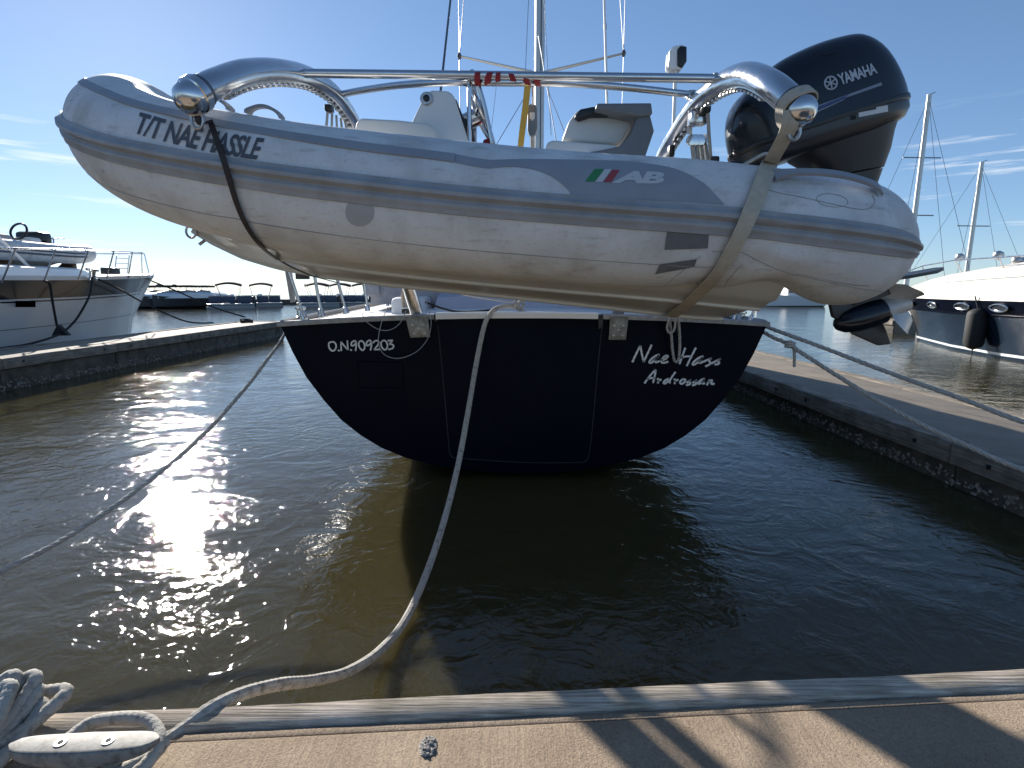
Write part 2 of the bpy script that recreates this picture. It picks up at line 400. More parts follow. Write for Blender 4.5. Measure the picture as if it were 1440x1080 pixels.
# timber fender board on the dock edge, slightly wavy
def wavy_board(x0, x1, y0, y1, z0, z1, Mx, seed, amp=.004, step=.06):
    n = max(4, int((x1-x0)/step)); rings = []
    for i in range(n+1):
        x = lerp(x0, x1, i/n)
        k = noise.noise(Vector((x*1.3, seed, 0)))*amp*1.6+noise.noise(Vector((x*7, seed, 3)))*amp*.6
        k2 = noise.noise(Vector((x*2.1, seed, 9)))*amp+noise.noise(Vector((x*11, seed, 5)))*amp*.5
        c = .008
        yy1 = y1+k2; zz = z1+k*.6
        rings.append([Mx @ Vector(q) for q in ((x, y0, z0), (x, yy1, z0), (x, yy1, zz-c*1.6), (x, yy1-c*1.3, zz), (x, y0+c, zz+k2*.4), (x, y0, zz-c))])
    return rings
for i, (x0, x1) in enumerate(((-9, -3.2), (-3.19, 2.4), (2.41, 9))):
    b = MB(); b.rings(wavy_board(x0, x1, -.074, 0, .17, DZ+.006, DM, i*5.1)); b.build('timber_board', M['timber'], dock_o, 50)
# spalled hole with loose aggregate
hp = gz(602, 1050, DZ)
b = MB(); rg = []
for q, rr, zz in ((0, 1.0, .0015), (1, .86, .003), (2, .6, .0022), (3, .3, .003)):
    rg.append([hp+Vector((math.cos(a)*rr*(.021+.004*noise.noise(Vector((math.cos(a)*2, math.sin(a)*2, 1)))), math.sin(a)*rr*(.031+.006*noise.noise(Vector((math.cos(a)*2, math.sin(a)*2, 4)))), zz)) for a in [2*math.pi*k/22 for k in range(22)]])
M['aggregate'] = mat('exposed_aggregate', (.50, .47, .43), .9, c2=(.2, .18, .16), vscale=160, bump=1.2, bscale=220, lo=.4, hi=.6)
b.rings(rg); b.build('spalled_patch', M['aggregate'], dock_o)
for k in range(26):
    a = random.uniform(0, 6.28); q = random.uniform(0, 1)**.6
    p = hp+Vector((math.cos(a)*.018*q, math.sin(a)*.027*q, .003)); r = random.uniform(.0022, .0055)
    b = MB(); b.rings([[p+Vector((math.cos(t)*r*k2*random.uniform(.8, 1.2), math.sin(t)*r*k2*random.uniform(.8, 1.2), zz)) for t in [math.pi/3*j for j in range(6)]] for k2, zz in ((1, -.002), (1.0, .001), (.55, r*.7))])
    b.build('aggregate_stone', M['aggregate'], dock_o, 60)

def finger(name, x0, x1, y0, y1, top, inner, planks_len, seed, label):
    o = MB(); o.box((x0, y0, -.5), (x1, y1, top-.006), .01)
    f = tag(o.build(name, M['finger_top'], smooth=30), kind='structure')
    f['label'] = label
    # float modules: concrete faces with open joints, on both long sides and the end
    y = y0; i = 0
    MXl = Matrix(((0, 0, 0, 0),)*4)
    while y < y1-.1:
        ye = min(y+planks_len, y1)
        for xs, sgn in ((x0, -1), (x1, 1)):
            p = MB(); p.box((min(xs, xs+sgn*.035), y+.012, -.5), (max(xs, xs+sgn*.035), ye-.012, top-.165), .01); p.build('float_panel', M['concrete_side'], f)
            # timber waler on top of it; local frame runs along y
            Mx = Matrix.Translation((xs, 0, 0)) @ Matrix.Rotation(math.pi/2, 4, 'Z')
            if sgn > 0: Mx = Matrix.Translation((xs, 0, 0)) @ Matrix(((0, 1, 0, 0), (1, 0, 0, 0), (0, 0, 1, 0), (0, 0, 0, 1)))
            j = random.uniform(-.008, .008)
            w = MB(); w.rings(wavy_board(y+.008, ye-.008, -.055, .10+j, top-.15, top+.012+j, Mx, seed+i*3+sgn, .006, .15))
            ob = w.build('waler_plank', M['timberdark'], f, 50)
            for yb in (y+.35, ye-.35):
                q = MB(); q.lathe((xs+sgn*.085, yb, top-.07), (xs+sgn*.2, yb, top-.07), [(0, .018), (.024+j, .018), (.024+j, .007), (.028+j, .007)], 10); q.build('bolt', M['rubber'], f)
        y = ye; i += 1
    w = MB(); w.box((x0-.08, y1, top-.18), (x1+.08, y1+.1, top+.01), .01); w.build('end_beam', M['timberdark'], f)
    # oysters along the waterline of the inner side: too many to count
    cl = MB(); sgn = inner
    xs = x0-.035 if sgn < 0 else x1+.035
    n = int((y1-y0)*60)
    for k in range(n):
        yy = random.uniform(y0, y1); zz = random.gauss(.055, .035); r = random.uniform(.008, .02)
        if zz > .16: continue
        c = Vector((xs, yy, zz))
        ax = Vector((sgn*random.uniform(.4, 1), random.uniform(-.8, .8), random.uniform(-.6, .8))).normalized()
        u = ax.orthogonal().normalized(); v = ax.cross(u); an = random.uniform(0, 6.28)
        u, v = u*math.cos(an)+v*math.sin(an), v*math.cos(an)-u*math.sin(an)
        cl.rings([[c+u*math.cos(t)*r*1.5*q+v*math.sin(t)*r*.8*q+ax*h*r for t in [math.pi*2/5*j for j in range(5)]] for q, h in ((.7, -.6), (1, .2), (.5, .75))])
    tag(cl.build('oyster_crust', M['oyster'], f, 0), kind='stuff')
    return f
finger('finger_dock', 3.47, 4.75, 1.62, 19.5, .34, -1, 2.4, 3, 'right finger dock with timber walers and oyster crusted floats')
finger('finger_dock', -8.95, -7.72, .82, 18.2, .49, 1, 2.4, 40, 'left finger dock running out past the white motor yacht')
finger('finger_dock', 13.55, 14.3, 19.2, 21.6, .46, -1, 2.4, 80, 'short dock beyond the bow of the navy motor yacht')

# ================================================================== INFLATABLE (the hanging dinghy)
def ribtube(path, rad, nseg=180, m=64):
    """returns function surf(u,v,off) and mesh grid; u 0..1 along path, v angle (0 outward, 90 up)"""
    P = resample(spline(path, 14), nseg+1)
    d = [0]
    for a, b2 in zip(P, P[1:]): d.append(d[-1]+(b2-a).length)
    T = [((P[min(i+1, nseg)]-P[max(i-1, 0)]).normalized()) for i in range(nseg+1)]
    N = []; B = []
    for t in T:
        side = t.cross(Vector((0, 0, 1))).normalized(); N.append(side); B.append(side.cross(t).normalized())
    Ltot = d[-1]
    def fr(u):
        x = max(0, min(1, u))*nseg; i = min(int(x), nseg-1); k = x-i
        return P[i].lerp(P[i+1], k), N[i].lerp(N[i+1], k).normalized(), B[i].lerp(B[i+1], k).normalized()
    def surf(u, v, off=0.0):
        c, nn, bb = fr(u); r = rad(u, Ltot)+off
        return c+(nn*math.cos(v)+bb*math.sin(v))*r
    return surf, Ltot, fr
near = [(1.60, 2.25, 1.645), (1.2, 2.25, 1.70), (.8, 2.25, 1.745), (.24, 2.25, 1.785), (-.27, 2.25, 1.828), (-.8, 2.25, 1.89), (-1.1, 2.265, 1.942), (-1.38, 2.33, 2.015), (-1.60, 2.45, 2.11), (-1.76, 2.62, 2.215), (-1.85, 2.78, 2.285)]
CY = 2.92
path = [Vector(p) for p in near]+[Vector((-1.885, CY, 2.315))]+[Vector((p[0], 2*CY-p[1], p[2]+.06*min(1, max(0, (p[0]+1.9)/.8)))) for p in reversed(near)]
def rib_rad(u, L):
    d = min(u, 1-u)*L
    r = .25-.035*max(0, min(1, (d-2.2)/1.6))
    if d < .34: t = max(0, d/.34); r *= max(.02, (1-(1-t)**2.3))**.55
    return r
def dimple(p):
    """the straps squeeze the tube"""
    return 0
surf, TL, frm = ribtube(path, rib_rad)
# find the outward side: v=0 must point away from the boat's middle (towards the camera on the near side)
flip = -1 if (surf(.2, 0)-frm(.2)[0]).y > 0 else 1
def TS(u, v, off=0.0):
    """v in degrees, 0 outward, 90 up"""
    a = R(v)
    if flip < 0: a = math.pi-a
    p = surf(u, a, off)
    # strap squeeze and soft wrinkles low on the tube near the stern strap
    for x0, w, dep in ((.93, .10, .030), (-.95, .05, .006)):
        if p.y < 2.6:
            k = math.exp(-((p.x-x0-(v+5)*.0022)/w)**2)*dep*max(0, min(1, (25-v)/60))*(1 if -150 < v < 25 else 0)
            c = frm(u)[0]; p = p.lerp(c, k/.25)
    if p.y < 2.75 and v < -25:
        k = math.exp(-((p.x-1.04)/.16)**2)*.075*min(1, max(0, (-25-v)/50))*min(1, max(0, (v+185)/50)); p = p.lerp(frm(u)[0], k/.25)
    return p
UG, VG = 420, 72
us = [0.5*(1-math.cos(math.pi*i/UG))*.35+.65*i/UG for i in range(UG+1)]
rib = empty('inflatable_dinghy', (0.0, CY, 1.42), 'pale grey rigid inflatable dinghy hung in straps across the sailboat stern', 'dinghy')
rings = []
for u in us:
    rg = []
    for k in range(VG):
        v = -180+360*k/VG
        p = TS(u, v)
        q = p*6
        wob = noise.noise(Vector((p.x*2.2, p.y*2, v*.012)))*.004
        # creases under the aft strap
        if .45 < p.x < 1.3 and -100 < v < 0 and p.y < 2.5:
            e = math.exp(-((p.x-.9)/.22)**2)*math.sin(max(0, min(1, -v/95))*math.pi)
            wob += e*.008*math.sin((p.x*1.0+v*.008)*26)*noise.noise(Vector((p.x*5, v*.03, 7)))*1.6
        c = frm(u)[0]; dv = (p-c)
        rg.append(p+dv.normalized()*wob if dv.length > 1e-4 else p)
    rings.append(rg)
mb = MB(); mb.rings(rings); tube_o = mb.build('tube', M['tube'], rib, 60)
tube_bvh = BVHTree.FromPolygons([tuple(v) for v in mb.v], mb.f)

# rubbing strake: band with two beads and a groove, whole way round
prof = [(-12.5, .001), (-12, .008), (-8, .009), (-7, .013), (-4.6, .015), (-3, .010), (-2, .006), (-1.2, .006), (-.4, .012), (1.5, .025), (4.2, .026), (6.2, .016), (7.2, .010), (10.6, .009), (11, .001)]
def band(prof, u0, u1, n, close=True):
    rg = []
    for i in range(n+1):
        u = lerp(u0, u1, i/n); rg.append([TS(u, v, o) for v, o in prof]+[TS(u, v, -.004) for v, o in reversed(prof)])
    return MB().rings(rg)
for lo_, n_, in ((0, 0),):
    stb = band(prof, .004, .996, 360); st_o = stb.build('rubbing_strake', M['strake'], rib, 50)
    strake_bvh = BVHTree.FromPolygons([tuple(v) for v in stb.v], stb.f)
# upper grey stripe round the bow
uA = .305
def ray0(px, py): return ray(px, py).normalized()
uv = []
for px_, py_ in ((640, 223), (600, 218), (500, 206), (400, 190), (320, 176), (250, 161), (182, 144), (150, 131), (128, 121), (116, 115)):
    h_ = tube_bvh.ray_cast(Vector((0, 0, EYE)), ray0(px_, py_))[0]
    if h_ is None: continue
    k_ = min(range(801), key=lambda i: (frm(i/800*.5)[0]-h_).length); c_ = frm(k_/1600); d_ = h_-c_[0]
    o_ = d_.dot(c_[1])*(1 if flip > 0 else -1); uv.append((k_/1600, math.degrees(math.atan2(d_.dot(c_[2]), o_))))
uv = sorted(uv); print('STRIPE', uv, flip)
uA = uv[0][0]; rg = []
for i in range(261):
    u = lerp(uA, 1-uA, i/260); v0 = interp(min(u, 1-u), uv)
    rg.append([TS(u, v0+dv, o_) for dv, o_ in ((-4.6, .001), (-4.3, .0062), (0, .0062), (4.3, .0062), (4.6, .001), (0, -.004))])
MB().rings(rg).build('upper_stripe', M['tubegrey'], rib, 60)
# panel seams along the lower tube
for v0 in (-42, ):
    band([(v0-.35, .0003), (v0-.3, .0014), (v0+.3, .0014), (v0+.35, .0003)], .03, .97, 260).build('seam', M['seam'], rib)

# hull: V bottom in white gelcoat
keel = [at(*q, CY) for q in ((1000, 447), (960, 444), (850, 431), (700, 415), (560, 401), (450, 387), (390, 375), (340, 360), (300, 341), (268, 322))]
keel_x = sorted([(k.x, k.z) for k in keel])
xs = [1.13-i*.05 for i in range(int((1.13-keel[-1].x)/.05)+1)]
def tube_near(x):
    best = min((abs(P_.x-x), i) for i, P_ in enumerate(TC)); return TC[best[1]]
TC = [frm(i/800*.5)[0] for i in range(801)]
rings = []
for x in xs:
    c = tube_near(x); zk = interp(x, keel_x)
    yc, zc = c.y, c.z
    t = max(0, min(1, (x+1.75)/.7)); 
    row = []
    half = (CY-yc-.02)*max(.02, min(1, (x-keel[-1].x)/.55))**.6
    zch = zc-.235
    for k in range(-10, 11):
        s_ = abs(k)/10
        # chine flat, strakes, V
        vz = lerp(zk, zch, s_**1.12)
        if .62 < s_ <= .72: vz -= .012
        if s_ > .93: vz = zch+.05
        row.append(Vector((x, CY+half*k/10, vz)))
    ztp = zc+(.02 if x > -1.0 else -.1); row += [Vector((x, CY+half*.96, max(ztp, zch+.06))), Vector((x, CY-half*.96, max(ztp, zch+.06)))]
    rings.append(row)
mb = MB(); mb.rings(rings); hull_o = mb.build('hull', M['rhull'], rib, 35)
hull_bvh = BVHTree.FromPolygons([tuple(v) for v in mb.v], mb.f)
# spray strake moulding on near side and keel guard
for sg in (-1, 1):
    b = MB(); b.tube([Vector((x, CY+sg*(CY-tube_near(x).y-.02)*.66, lerp(interp(x, keel_x), tube_near(x).z-.235, .66**1.12)-.012)) for x in xs[:int(len(xs)*.8)]], .011, 6); b.build('spray_rail', M['rhull'], rib)
b = MB(); b.tube([Vector((x, CY, interp(x, keel_x)-.004)) for x in xs], .012, 6); b.build('keel_guard', M['rhull'], rib)
b = MB(); b.box((1.12, CY-.42, 1.44), (1.17, CY+.42, 1.95), .01); b.build('transom', M['rhull'], rib)
def smooth_project(bvh, px, py, off):
    r = ray(px, py).normalized()
    h = bvh.ray_cast(Vector((0, 0, EYE)), r)
    if h[0] is None: return None
    nn = h[1]
    if nn.dot(r) > 0: nn = -nn
    return h[0]+nn*off
def decal_grid(name, m, bvh, fn, nu, nv, off, parent):
    """fn(s,t)->px,py ; a thin skin that follows the surface it is stuck to"""
    b = MB(); idx = {}
    for i in range(nu+1):
        for j in range(nv+1):
            p = smooth_project(bvh, *fn(i/nu, j/nv), off)
            if p is not None: idx[i, j] = len(b.v); b.v.append(p)
    for i in range(nu):
        for j in range(nv):
            q = [(i, j), (i+1, j), (i+1, j+1), (i, j+1)]
            if all(k in idx for k in q): b.f.append(tuple(idx[k] for k in q))
    return b.build(name, m, parent, 60)
def curve_px(pts):
    P = spline([(x, y, 0) for x, y in pts], 10); xs_ = [(p.x, p.y) for p in P]
    return lambda x: interp(x, xs_)
# stripe's straight run and the big swept panel that carries the maker's mark
topc = curve_px([(640, 217), (660, 221), (685, 225), (705, 225), (740, 224), (800, 225), (850, 226), (900, 229), (950, 238), (985, 255), (1000, 268), (1018, 287)])
botc = curve_px([(640, 229), (660, 233), (685, 237), (700, 236), (725, 235), (755, 240), (780, 251), (800, 268), (806, 275), (850, 279), (900, 281), (960, 284), (1018, 288)])
decal_grid('swept_panel', M['tubegrey'], tube_bvh, lambda s, t: (lerp(640, 1018, s), lerp(topc(lerp(640, 1018, s)), botc(lerp(640, 1018, s)), t)), 130, 12, .0022, rib)
# round and square patches
def disc_px(cx, cy, r): return lambda s, t: (cx+r*t*math.cos(s*2*math.pi), cy+r*t*math.sin(s*2*math.pi))
decal_grid('round_patch', M['patchlight'], tube_bvh, disc_px(506, 298, 20), 36, 5, .003, rib)
decal_grid('dark_patch', M['patch'], tube_bvh, lambda s, t: (lerp(936+2*(1-t), 997, s)-2*t, lerp(325, 351-s*2, t)), 14, 8, .003, rib)
decal_grid('dark_patch', M['patch'], tube_bvh, lambda s, t: (lerp(lerp(928, 921, t), lerp(980, 976, t), s), lerp(lerp(371, 364, s), lerp(385, 375, s), t)), 14, 6, .003, rib)
def text_mesh(txt, bold=0.0, shear=0.0, space=1.0):
    cu = bpy.data.curves.new('t', 'FONT'); cu.body = txt; cu.offset = bold; cu.shear = shear; cu.space_character = space; cu.resolution_u = 3
    ob = bpy.data.objects.new('t', cu); col.objects.link(ob)
    dg = bpy.context.evaluated_depsgraph_get(); me = bpy.data.meshes.new_from_object(ob.evaluated_get(dg))
    V = [v.co.copy() for v in me.vertices]; Fs = [list(p.vertices) for p in me.polygons]
    bpy.data.objects.remove(ob); bpy.data.meshes.remove(me)
    x0, x1 = min(v.x for v in V), max(v.x for v in V); y0, y1 = min(v.y for v in V), max(v.y for v in V)
    # subdivide so letters bend with the surface
    bm = bmesh.new(); bv = [bm.verts.new(v) for v in V]
    for f in Fs:
        try: bm.faces.new([bv[i] for i in f])
        except ValueError: pass
    bmesh.ops.subdivide_edges(bm, edges=[e for e in bm.edges if e.calc_length() > .15], cuts=2, use_grid_fill=False)
    bmesh.ops.triangulate(bm, faces=list(bm.faces)); bm.verts.index_update()
    V = [((v.co.x-x0)/(x1-x0), (v.co.y-y0)/(y1-y0)) for v in bm.verts]; Fs = [[v.index for v in f.verts] for f in bm.faces]; bm.free()
    return V, Fs
def text_decal(name, m, bvh, txt, BL, BR, TR, TL, off, parent, bold=.0, sag=0.0, space=1.0):
    V, Fs = text_mesh(txt, bold, 0, space); b = MB(); ok = {}
    for i, (x, y) in enumerate(V):
        q = [lerp(lerp(BL[k], BR[k], x), lerp(TL[k], TR[k], x), y) for k in (0, 1)]
        p = smooth_project(bvh, q[0], q[1]+sag*4*x*(1-x), off)
        if p is not None: ok[i] = len(b.v); b.v.append(p)
    b.f = [tuple(ok[i] for i in f) for f in Fs if all(i in ok for i in f)]
    return b.build(name, m, parent, 60)
text_decal('lettering', M['letter'], tube_bvh, 'T/T NAE HASSLE', (187, 187), (361, 225), (373, 195), (198, 158), .0028, rib, .024, 4, .92)
for nm, mm, q in (('flag_print', 'green', ((836, 238.5), (849.5, 238.5), (836, 256), (822.5, 256))), ('flag_print', 'lightprint', ((850, 239), (860, 239), (847, 256.5), (837, 256.5))), ('flag_print', 'redprint', ((861, 239.5), (871.5, 240), (859.5, 257), (848, 257)))):
    decal_grid(nm, M[mm], tube_bvh, lambda s, t, q=q: tuple(lerp(lerp(q[0][k], q[1][k], s), lerp(q[3][k], q[2][k], s), t) for k in (0, 1)), 6, 8, .0036, rib)
text_decal('lettering', M['lightprint'], tube_bvh, 'AB', (860, 258), (931, 259.5), (939, 243), (874, 241), .0038, rib, .05, 0, .86)
# grab handles: arcs strapped on the tube top
def handle(u0, u1, v, h, parent=rib):
    b = MB(); n = 22; rg = []
    for i in range(n+1):
        t = i/n; u = lerp(u0, u1, t); lift = .006+h*math.sin(math.pi*t)**.7; w = 2.8+3.5*(abs(2*t-1)**6)
        rg.append([TS(u, v-w, lift), TS(u, v+w, lift), TS(u, v+w, lift+.012), TS(u, v-w, lift+.012)])
    b.rings(rg); return b.build('grab_handle', M['tubegrey'], parent, 50)
def u_at(x): return min(range(801), key=lambda i: abs(TC[i].x-x))/1600
handle(u_at(1.32), u_at(.93), 44, .035); handle(u_at(-.93), u_at(-1.07), 86, .03); handle(u_at(-1.15), u_at(-1.30), 88, .03)
handle(1-u_at(.93), 1-u_at(1.32), 44, .035)
# oval patch outline on the stern quarter
ov = [(1170+22*math.cos(a)+0, 282+9*math.sin(a)+.1*22*math.cos(a)) for a in [2*math.pi*k/40 for k in range(40)]]
for nm_, pts_ in (('valve_patch_outline', ov),):
    q = [smooth_project(tube_bvh, *p, .001) for p in pts_]; b = MB(); b.tube([p for p in q if p], .0012, 4, closed=True); b.build(nm_, M['seam'], rib)
for pts_ in ([(1072, 262), (1090, 270), (1130, 278), (1170, 287), (1205, 294), (1222, 293), (1230, 284), (1226, 275)], [(1002, 354), (1040, 354), (1065, 366), (1100, 381), (1150, 393), (1200, 404), (1240, 410)], [(1000, 440), (1020, 400), (1036, 380), (1044, 372)], [(930, 405), (955, 385), (985, 360)]):
    P_ = spline([(x, y, 0) for x, y in pts_], 10); q = [smooth_project(tube_bvh, p.x, p.y, .0008) for p in P_]; q = [p for p in q if p]
    if len(q) > 4: b = MB(); b.tube(q, .0013, 4); b.build('seam', M['seam'], rib)
# bow eye ring and towing pin
e0 = at(272, 326, CY-.02)
b = MB(); b.tube([e0+Vector((math.cos(a)*.026-.012, 0, math.sin(a)*.03)) for a in [2*math.pi*k/20 for k in range(20)]], .006, 8, closed=True); b.build('bow_eye', M['steel'], rib)
b = MB(); b.tube([at(288, 338, CY), at(280, 344, CY-.01)], .008, 8); b.build('tow_pin', M['steel'], rib)
# moulded foot under the bow
b = MB(); c0 = at(336, 327, 2.42)
b.rings([[c0+Vector((math.cos(t)*.07*k, -.02*k2, math.sin(t)*.022*k)) for t in [2*math.pi*j/20 for j in range(20)]] for k, k2 in ((1, -2), (1, 0), (.7, 1), (.2, 1.2))]); b.build('lifting_pad', M['rhull'], rib)
# floor
b = MB(); b.box((-.7, CY-.5, 1.66), (1.12, CY+.5, 1.68)); b.build('floor', M['grp'], rib)
# console: tapered panel body
def slab(pxs, Y0, Y1, bev): 
    P0 = [at(x, y, Y0) for x, y in pxs]
    return MB().prism([Vector((p.x, Y0, p.z)) for p in P0], (0, Y1-Y0, 0), bev)
slab([(566, 215), (570, 190), (597, 132), (606, 126), (630, 127), (638, 133), (660, 202), (662, 225)], 2.68, 3.14, .012).build('console', M['grp'], rib)
cp = at(600, 139, 2.68)
b = MB(); b.lathe(cp+Vector((0, .01, 0)), cp-Vector((0, .05, 0)), [(0, .03), (.014, .03), (.02, .024), (.02, .016), (.012, .014)], 20); light_o = b.build('console_fitting', M['steel'], rib)
b = MB(); b.lathe(cp+Vector((0, .01, 0)), cp-Vector((0, .05, 0)), [(0, .0135), (.024, .013), (.028, .006)], 14); b.build('lens', M['black'], light_o)
slab([(635, 142), (641, 138), (652, 165), (663, 168), (666, 190), (655, 206), (650, 200)], 2.74, 3.08, .008).build('instrument_pod', M['black'], rib)
# steering wheel seen edge-on, hub and chrome frame
wc = at(676, 162, 2.9); ax = (at(690, 155, 2.9)-at(655, 172, 2.9)).normalized()
u_ = ax.cross(Vector((0, 1, 0))).normalized(); v_ = Vector((0, 1, 0))
b = MB(); b.tube([wc+(u_*math.cos(a)+v_*math.sin(a))*.155 for a in [2*math.pi*k/28 for k in range(28)]], .013, 8, closed=True)
wheel = b.build('steering_wheel', M['chrome'], rib)
for k in range(3):
    a = 2*math.pi*k/3+.5; b = MB(); b.tube([wc-ax*.03, wc+(u_*math.cos(a)+v_*math.sin(a))*.15], .008, 6); b.build('spoke', M['chrome'], wheel)
b = MB(); b.lathe(wc-ax*.09, wc, [(0, .042), (.09, .042), (.10, .03)], 16); b.build('hub', M['chrome'], wheel)
for yy in (2.72, 3.1):
    b = MB(); b.tube([Vector((p.x, yy, p.z)) for p in spline([at(664, 215, 2.9), at(664, 150, 2.9), at(665, 126, 2.9), at(670, 124, 2.9), at(682, 160, 2.9), at(694, 215, 2.9)], 6)], .011, 8); b.build('grab_rail', M['chrome'], rib)
b = MB(); b.tube([Vector((at(668, 124, 2.9).x, 2.72, at(668, 124, 2.9).z)), Vector((at(668, 124, 2.9).x, 3.1, at(668, 124, 2.9).z))], .011, 8); b.build('grab_rail', M['chrome'], rib)
b = slab([(676, 212), (680, 196), (690, 193), (700, 212)], 2.86, 2.95, .006); b.build('red_cover', M['red'], rib)
# forward locker cushion
slab([(496, 200), (500, 172), (506, 165), (560, 168), (604, 173), (614, 182), (618, 200)], 2.6, 3.2, .02).build('bow_cushion', M['vinyl'], rib)
# helm seat: plinth, side, cushion, back
slab([(768, 230), (768, 201), (776, 196), (868, 203), (868, 230)], 2.64, 3.2, .015).build('seat_plinth', M['grp'], rib)
slab([(826, 230), (828, 214), (870, 206), (886, 190), (897, 162), (903, 156), (914, 160), (920, 184), (907, 222), (900, 232)], 2.62, 2.68, .006).build('seat_side', M['grpgrey'], rib)
slab([(826, 230), (828, 214), (870, 206), (886, 190), (897, 162), (903, 156), (914, 160), (920, 184), (907, 222), (900, 232)], 3.16, 3.22, .006).build('seat_side', M['grpgrey'], rib)
slab([(790, 198), (800, 170), (812, 154), (826, 150), (884, 160), (888, 178), (876, 200), (866, 203)], 2.7, 3.14, .03).build('seat_cushion', M['vinyl'], rib)
slab([(838, 152), (840, 145), (916, 144.5), (918, 160), (900, 163), (880, 160)], 2.6, 3.24, .006).build('seat_back', M['grpgrey'], rib)
slab([(808, 163), (816, 153), (836, 149), (842, 154), (868, 157), (862, 162), (832, 162), (815, 168)], 2.66, 3.0, .008).build('seat_trim', M['black'], rib)

# ================================================================== OUTBOARD
OY = 2.84
EX = -.045
eng = empty('outboard_motor', at(1190, 262, OY), 'blue black outboard motor tilted up on the dinghy stern', 'outboard motor')
TA = math.atan2(76, 238)
eu = Vector((math.cos(TA), 0, math.sin(TA))); ev = Vector((-math.sin(TA), 0, math.cos(TA)))
eo = at(1160, 180, OY)
def eng_px(px, py):
    d = at(px, py, OY)-eo; return d.dot(eu), d.dot(ev)
def eloc(a, y, b_): return eo+eu*a+ev*b_+Vector((0, y, 0))
def section(a0, a1, b_, hw, n=40, e=2.7, rear=.0):
    out = []
    for k in range(n):
        t = 2*math.pi*k/n; c, s_ = math.cos(t), math.sin(t)
        x = math.copysign(abs(c)**(2/e), c); y = math.copysign(abs(s_)**(2/e), s_)
        w = hw*(1-.18*max(0, x)**2-.10*max(0, -x)**3)
        out.append(eloc((a0+a1)/2+x*(a1-a0)/2, y*w, b_))
    return out
# outline of the cowl, traced as level: front, rear
F_ = [eng_px(*p) for p in ((1040, 216), (1037, 190), (1039, 165), (1050, 142), (1068, 122), (1090, 101), (1115, 86), (1150, 71), (1180, 62), (1200, 58))]
K_ = [eng_px(*p) for p in ((1281, 143), (1276, 130), (1264, 112), (1252, 92), (1240, 76), (1228, 66), (1215, 60), (1205, 58))]
def edge_at(E, b_):
    E = sorted(E, key=lambda q: q[1]); return interp(b_, [(q[1], q[0]) for q in E])
blo = max(F_[0][1], K_[0][1])-.005
# cowl top: build by stations along its length instead, so that the sloping top is smooth
top_px = [(1036, 195), (1040, 165), (1050, 142), (1068, 122), (1090, 101), (1115, 86), (1150, 71), (1180, 62), (1200, 58), (1213, 59.5), (1228, 66), (1240, 76), (1252, 92), (1264, 112), (1275, 130), (1281, 142)]
tp = [eng_px(*p) for p in top_px]
tp = [(q[0], q[1]) for q in tp]
tpS = spline([(a, b_, 0) for a, b_ in tp], 6)
a_min, a_max = min(p.x for p in tpS), max(p.x for p in tpS)
def cowl_top(a):
    # upper envelope of the traced outline
    best = None
    for p, q in zip(tpS, tpS[1:]):
        if (p.x-a)*(q.x-a) <= 0 and abs(q.x-p.x) > 1e-9:
            z = lerp(p.y, q.y, (a-p.x)/(q.x-p.x)); best = z if best is None else max(best, z)
    return best
b_split = eng_px(1160, 180)[1]
rings = []
NA = 44
for i in range(NA+1):
    t = .5*(1-math.cos(math.pi*i/NA)); a = lerp(a_min+.002, a_max-.002, t)
    ztop = max(cowl_top(a) or b_split+.01, b_split+.008)
    x = (a-(a_min+a_max)/2)/((a_max-a_min)/2)
    hw = .215*(max(0, 1-abs(x)**3.4))**.5*(1-.12*max(0, x))+.004
    rg = []
    h = ztop-b_split
    for k in range(29):
        s_ = math.pi*k/28; c, sn = math.cos(s_), math.sin(s_)
        yy = math.copysign(abs(c)**.42, c)*hw*(1-.16*(sn**2)); zz = b_split+h*(sn**.62)
        rg.append(eloc(a, yy, zz))
    rings.append(rg)
mb = MB(); mb.rings(rings); cowl_o = mb.build('cowl', M['cowl'], eng, 50)
cowl_bvh = BVHTree.FromPolygons([tuple(v) for v in mb.v], mb.f)
# rubber seal between cowl and pan
def outline(b_, grow, n=60, taper=0):
    out = []
    for k in range(n):
        t = 2*math.pi*k/n; c, sn = math.cos(t), math.sin(t)
        x = math.copysign(abs(c)**.5, c)
        a = lerp(a_min, a_max, (x+1)/2)
        hw = .215*(max(0, 1-abs(x)**3.4))**.5*(1-.12*max(0, x))
        A = (a_min+a_max)/2
        out.append(eloc(A+(a-A)*grow, math.copysign(hw, sn)*grow if abs(sn) > 1e-6 else 0, b_))
    return out
MB().rings([outline(b_split+.012, 1.008), outline(b_split+.006, 1.02), outline(b_split-.012, 1.02), outline(b_split-.018, 1.006)]).build('cowl_seal', M['black'], eng, 60)
pan = MB()
pan.rings([outline(b_split-.016, 1.0), outline(b_split-.05, .995), outline(b_split-.085, .93), outline(b_split-.105, .80)])
pan_o = pan.build('engine_pan', M['cowlpan'], eng, 40)
pan_bvh = BVHTree.FromPolygons([tuple(v) for v in pan.v], pan.f)
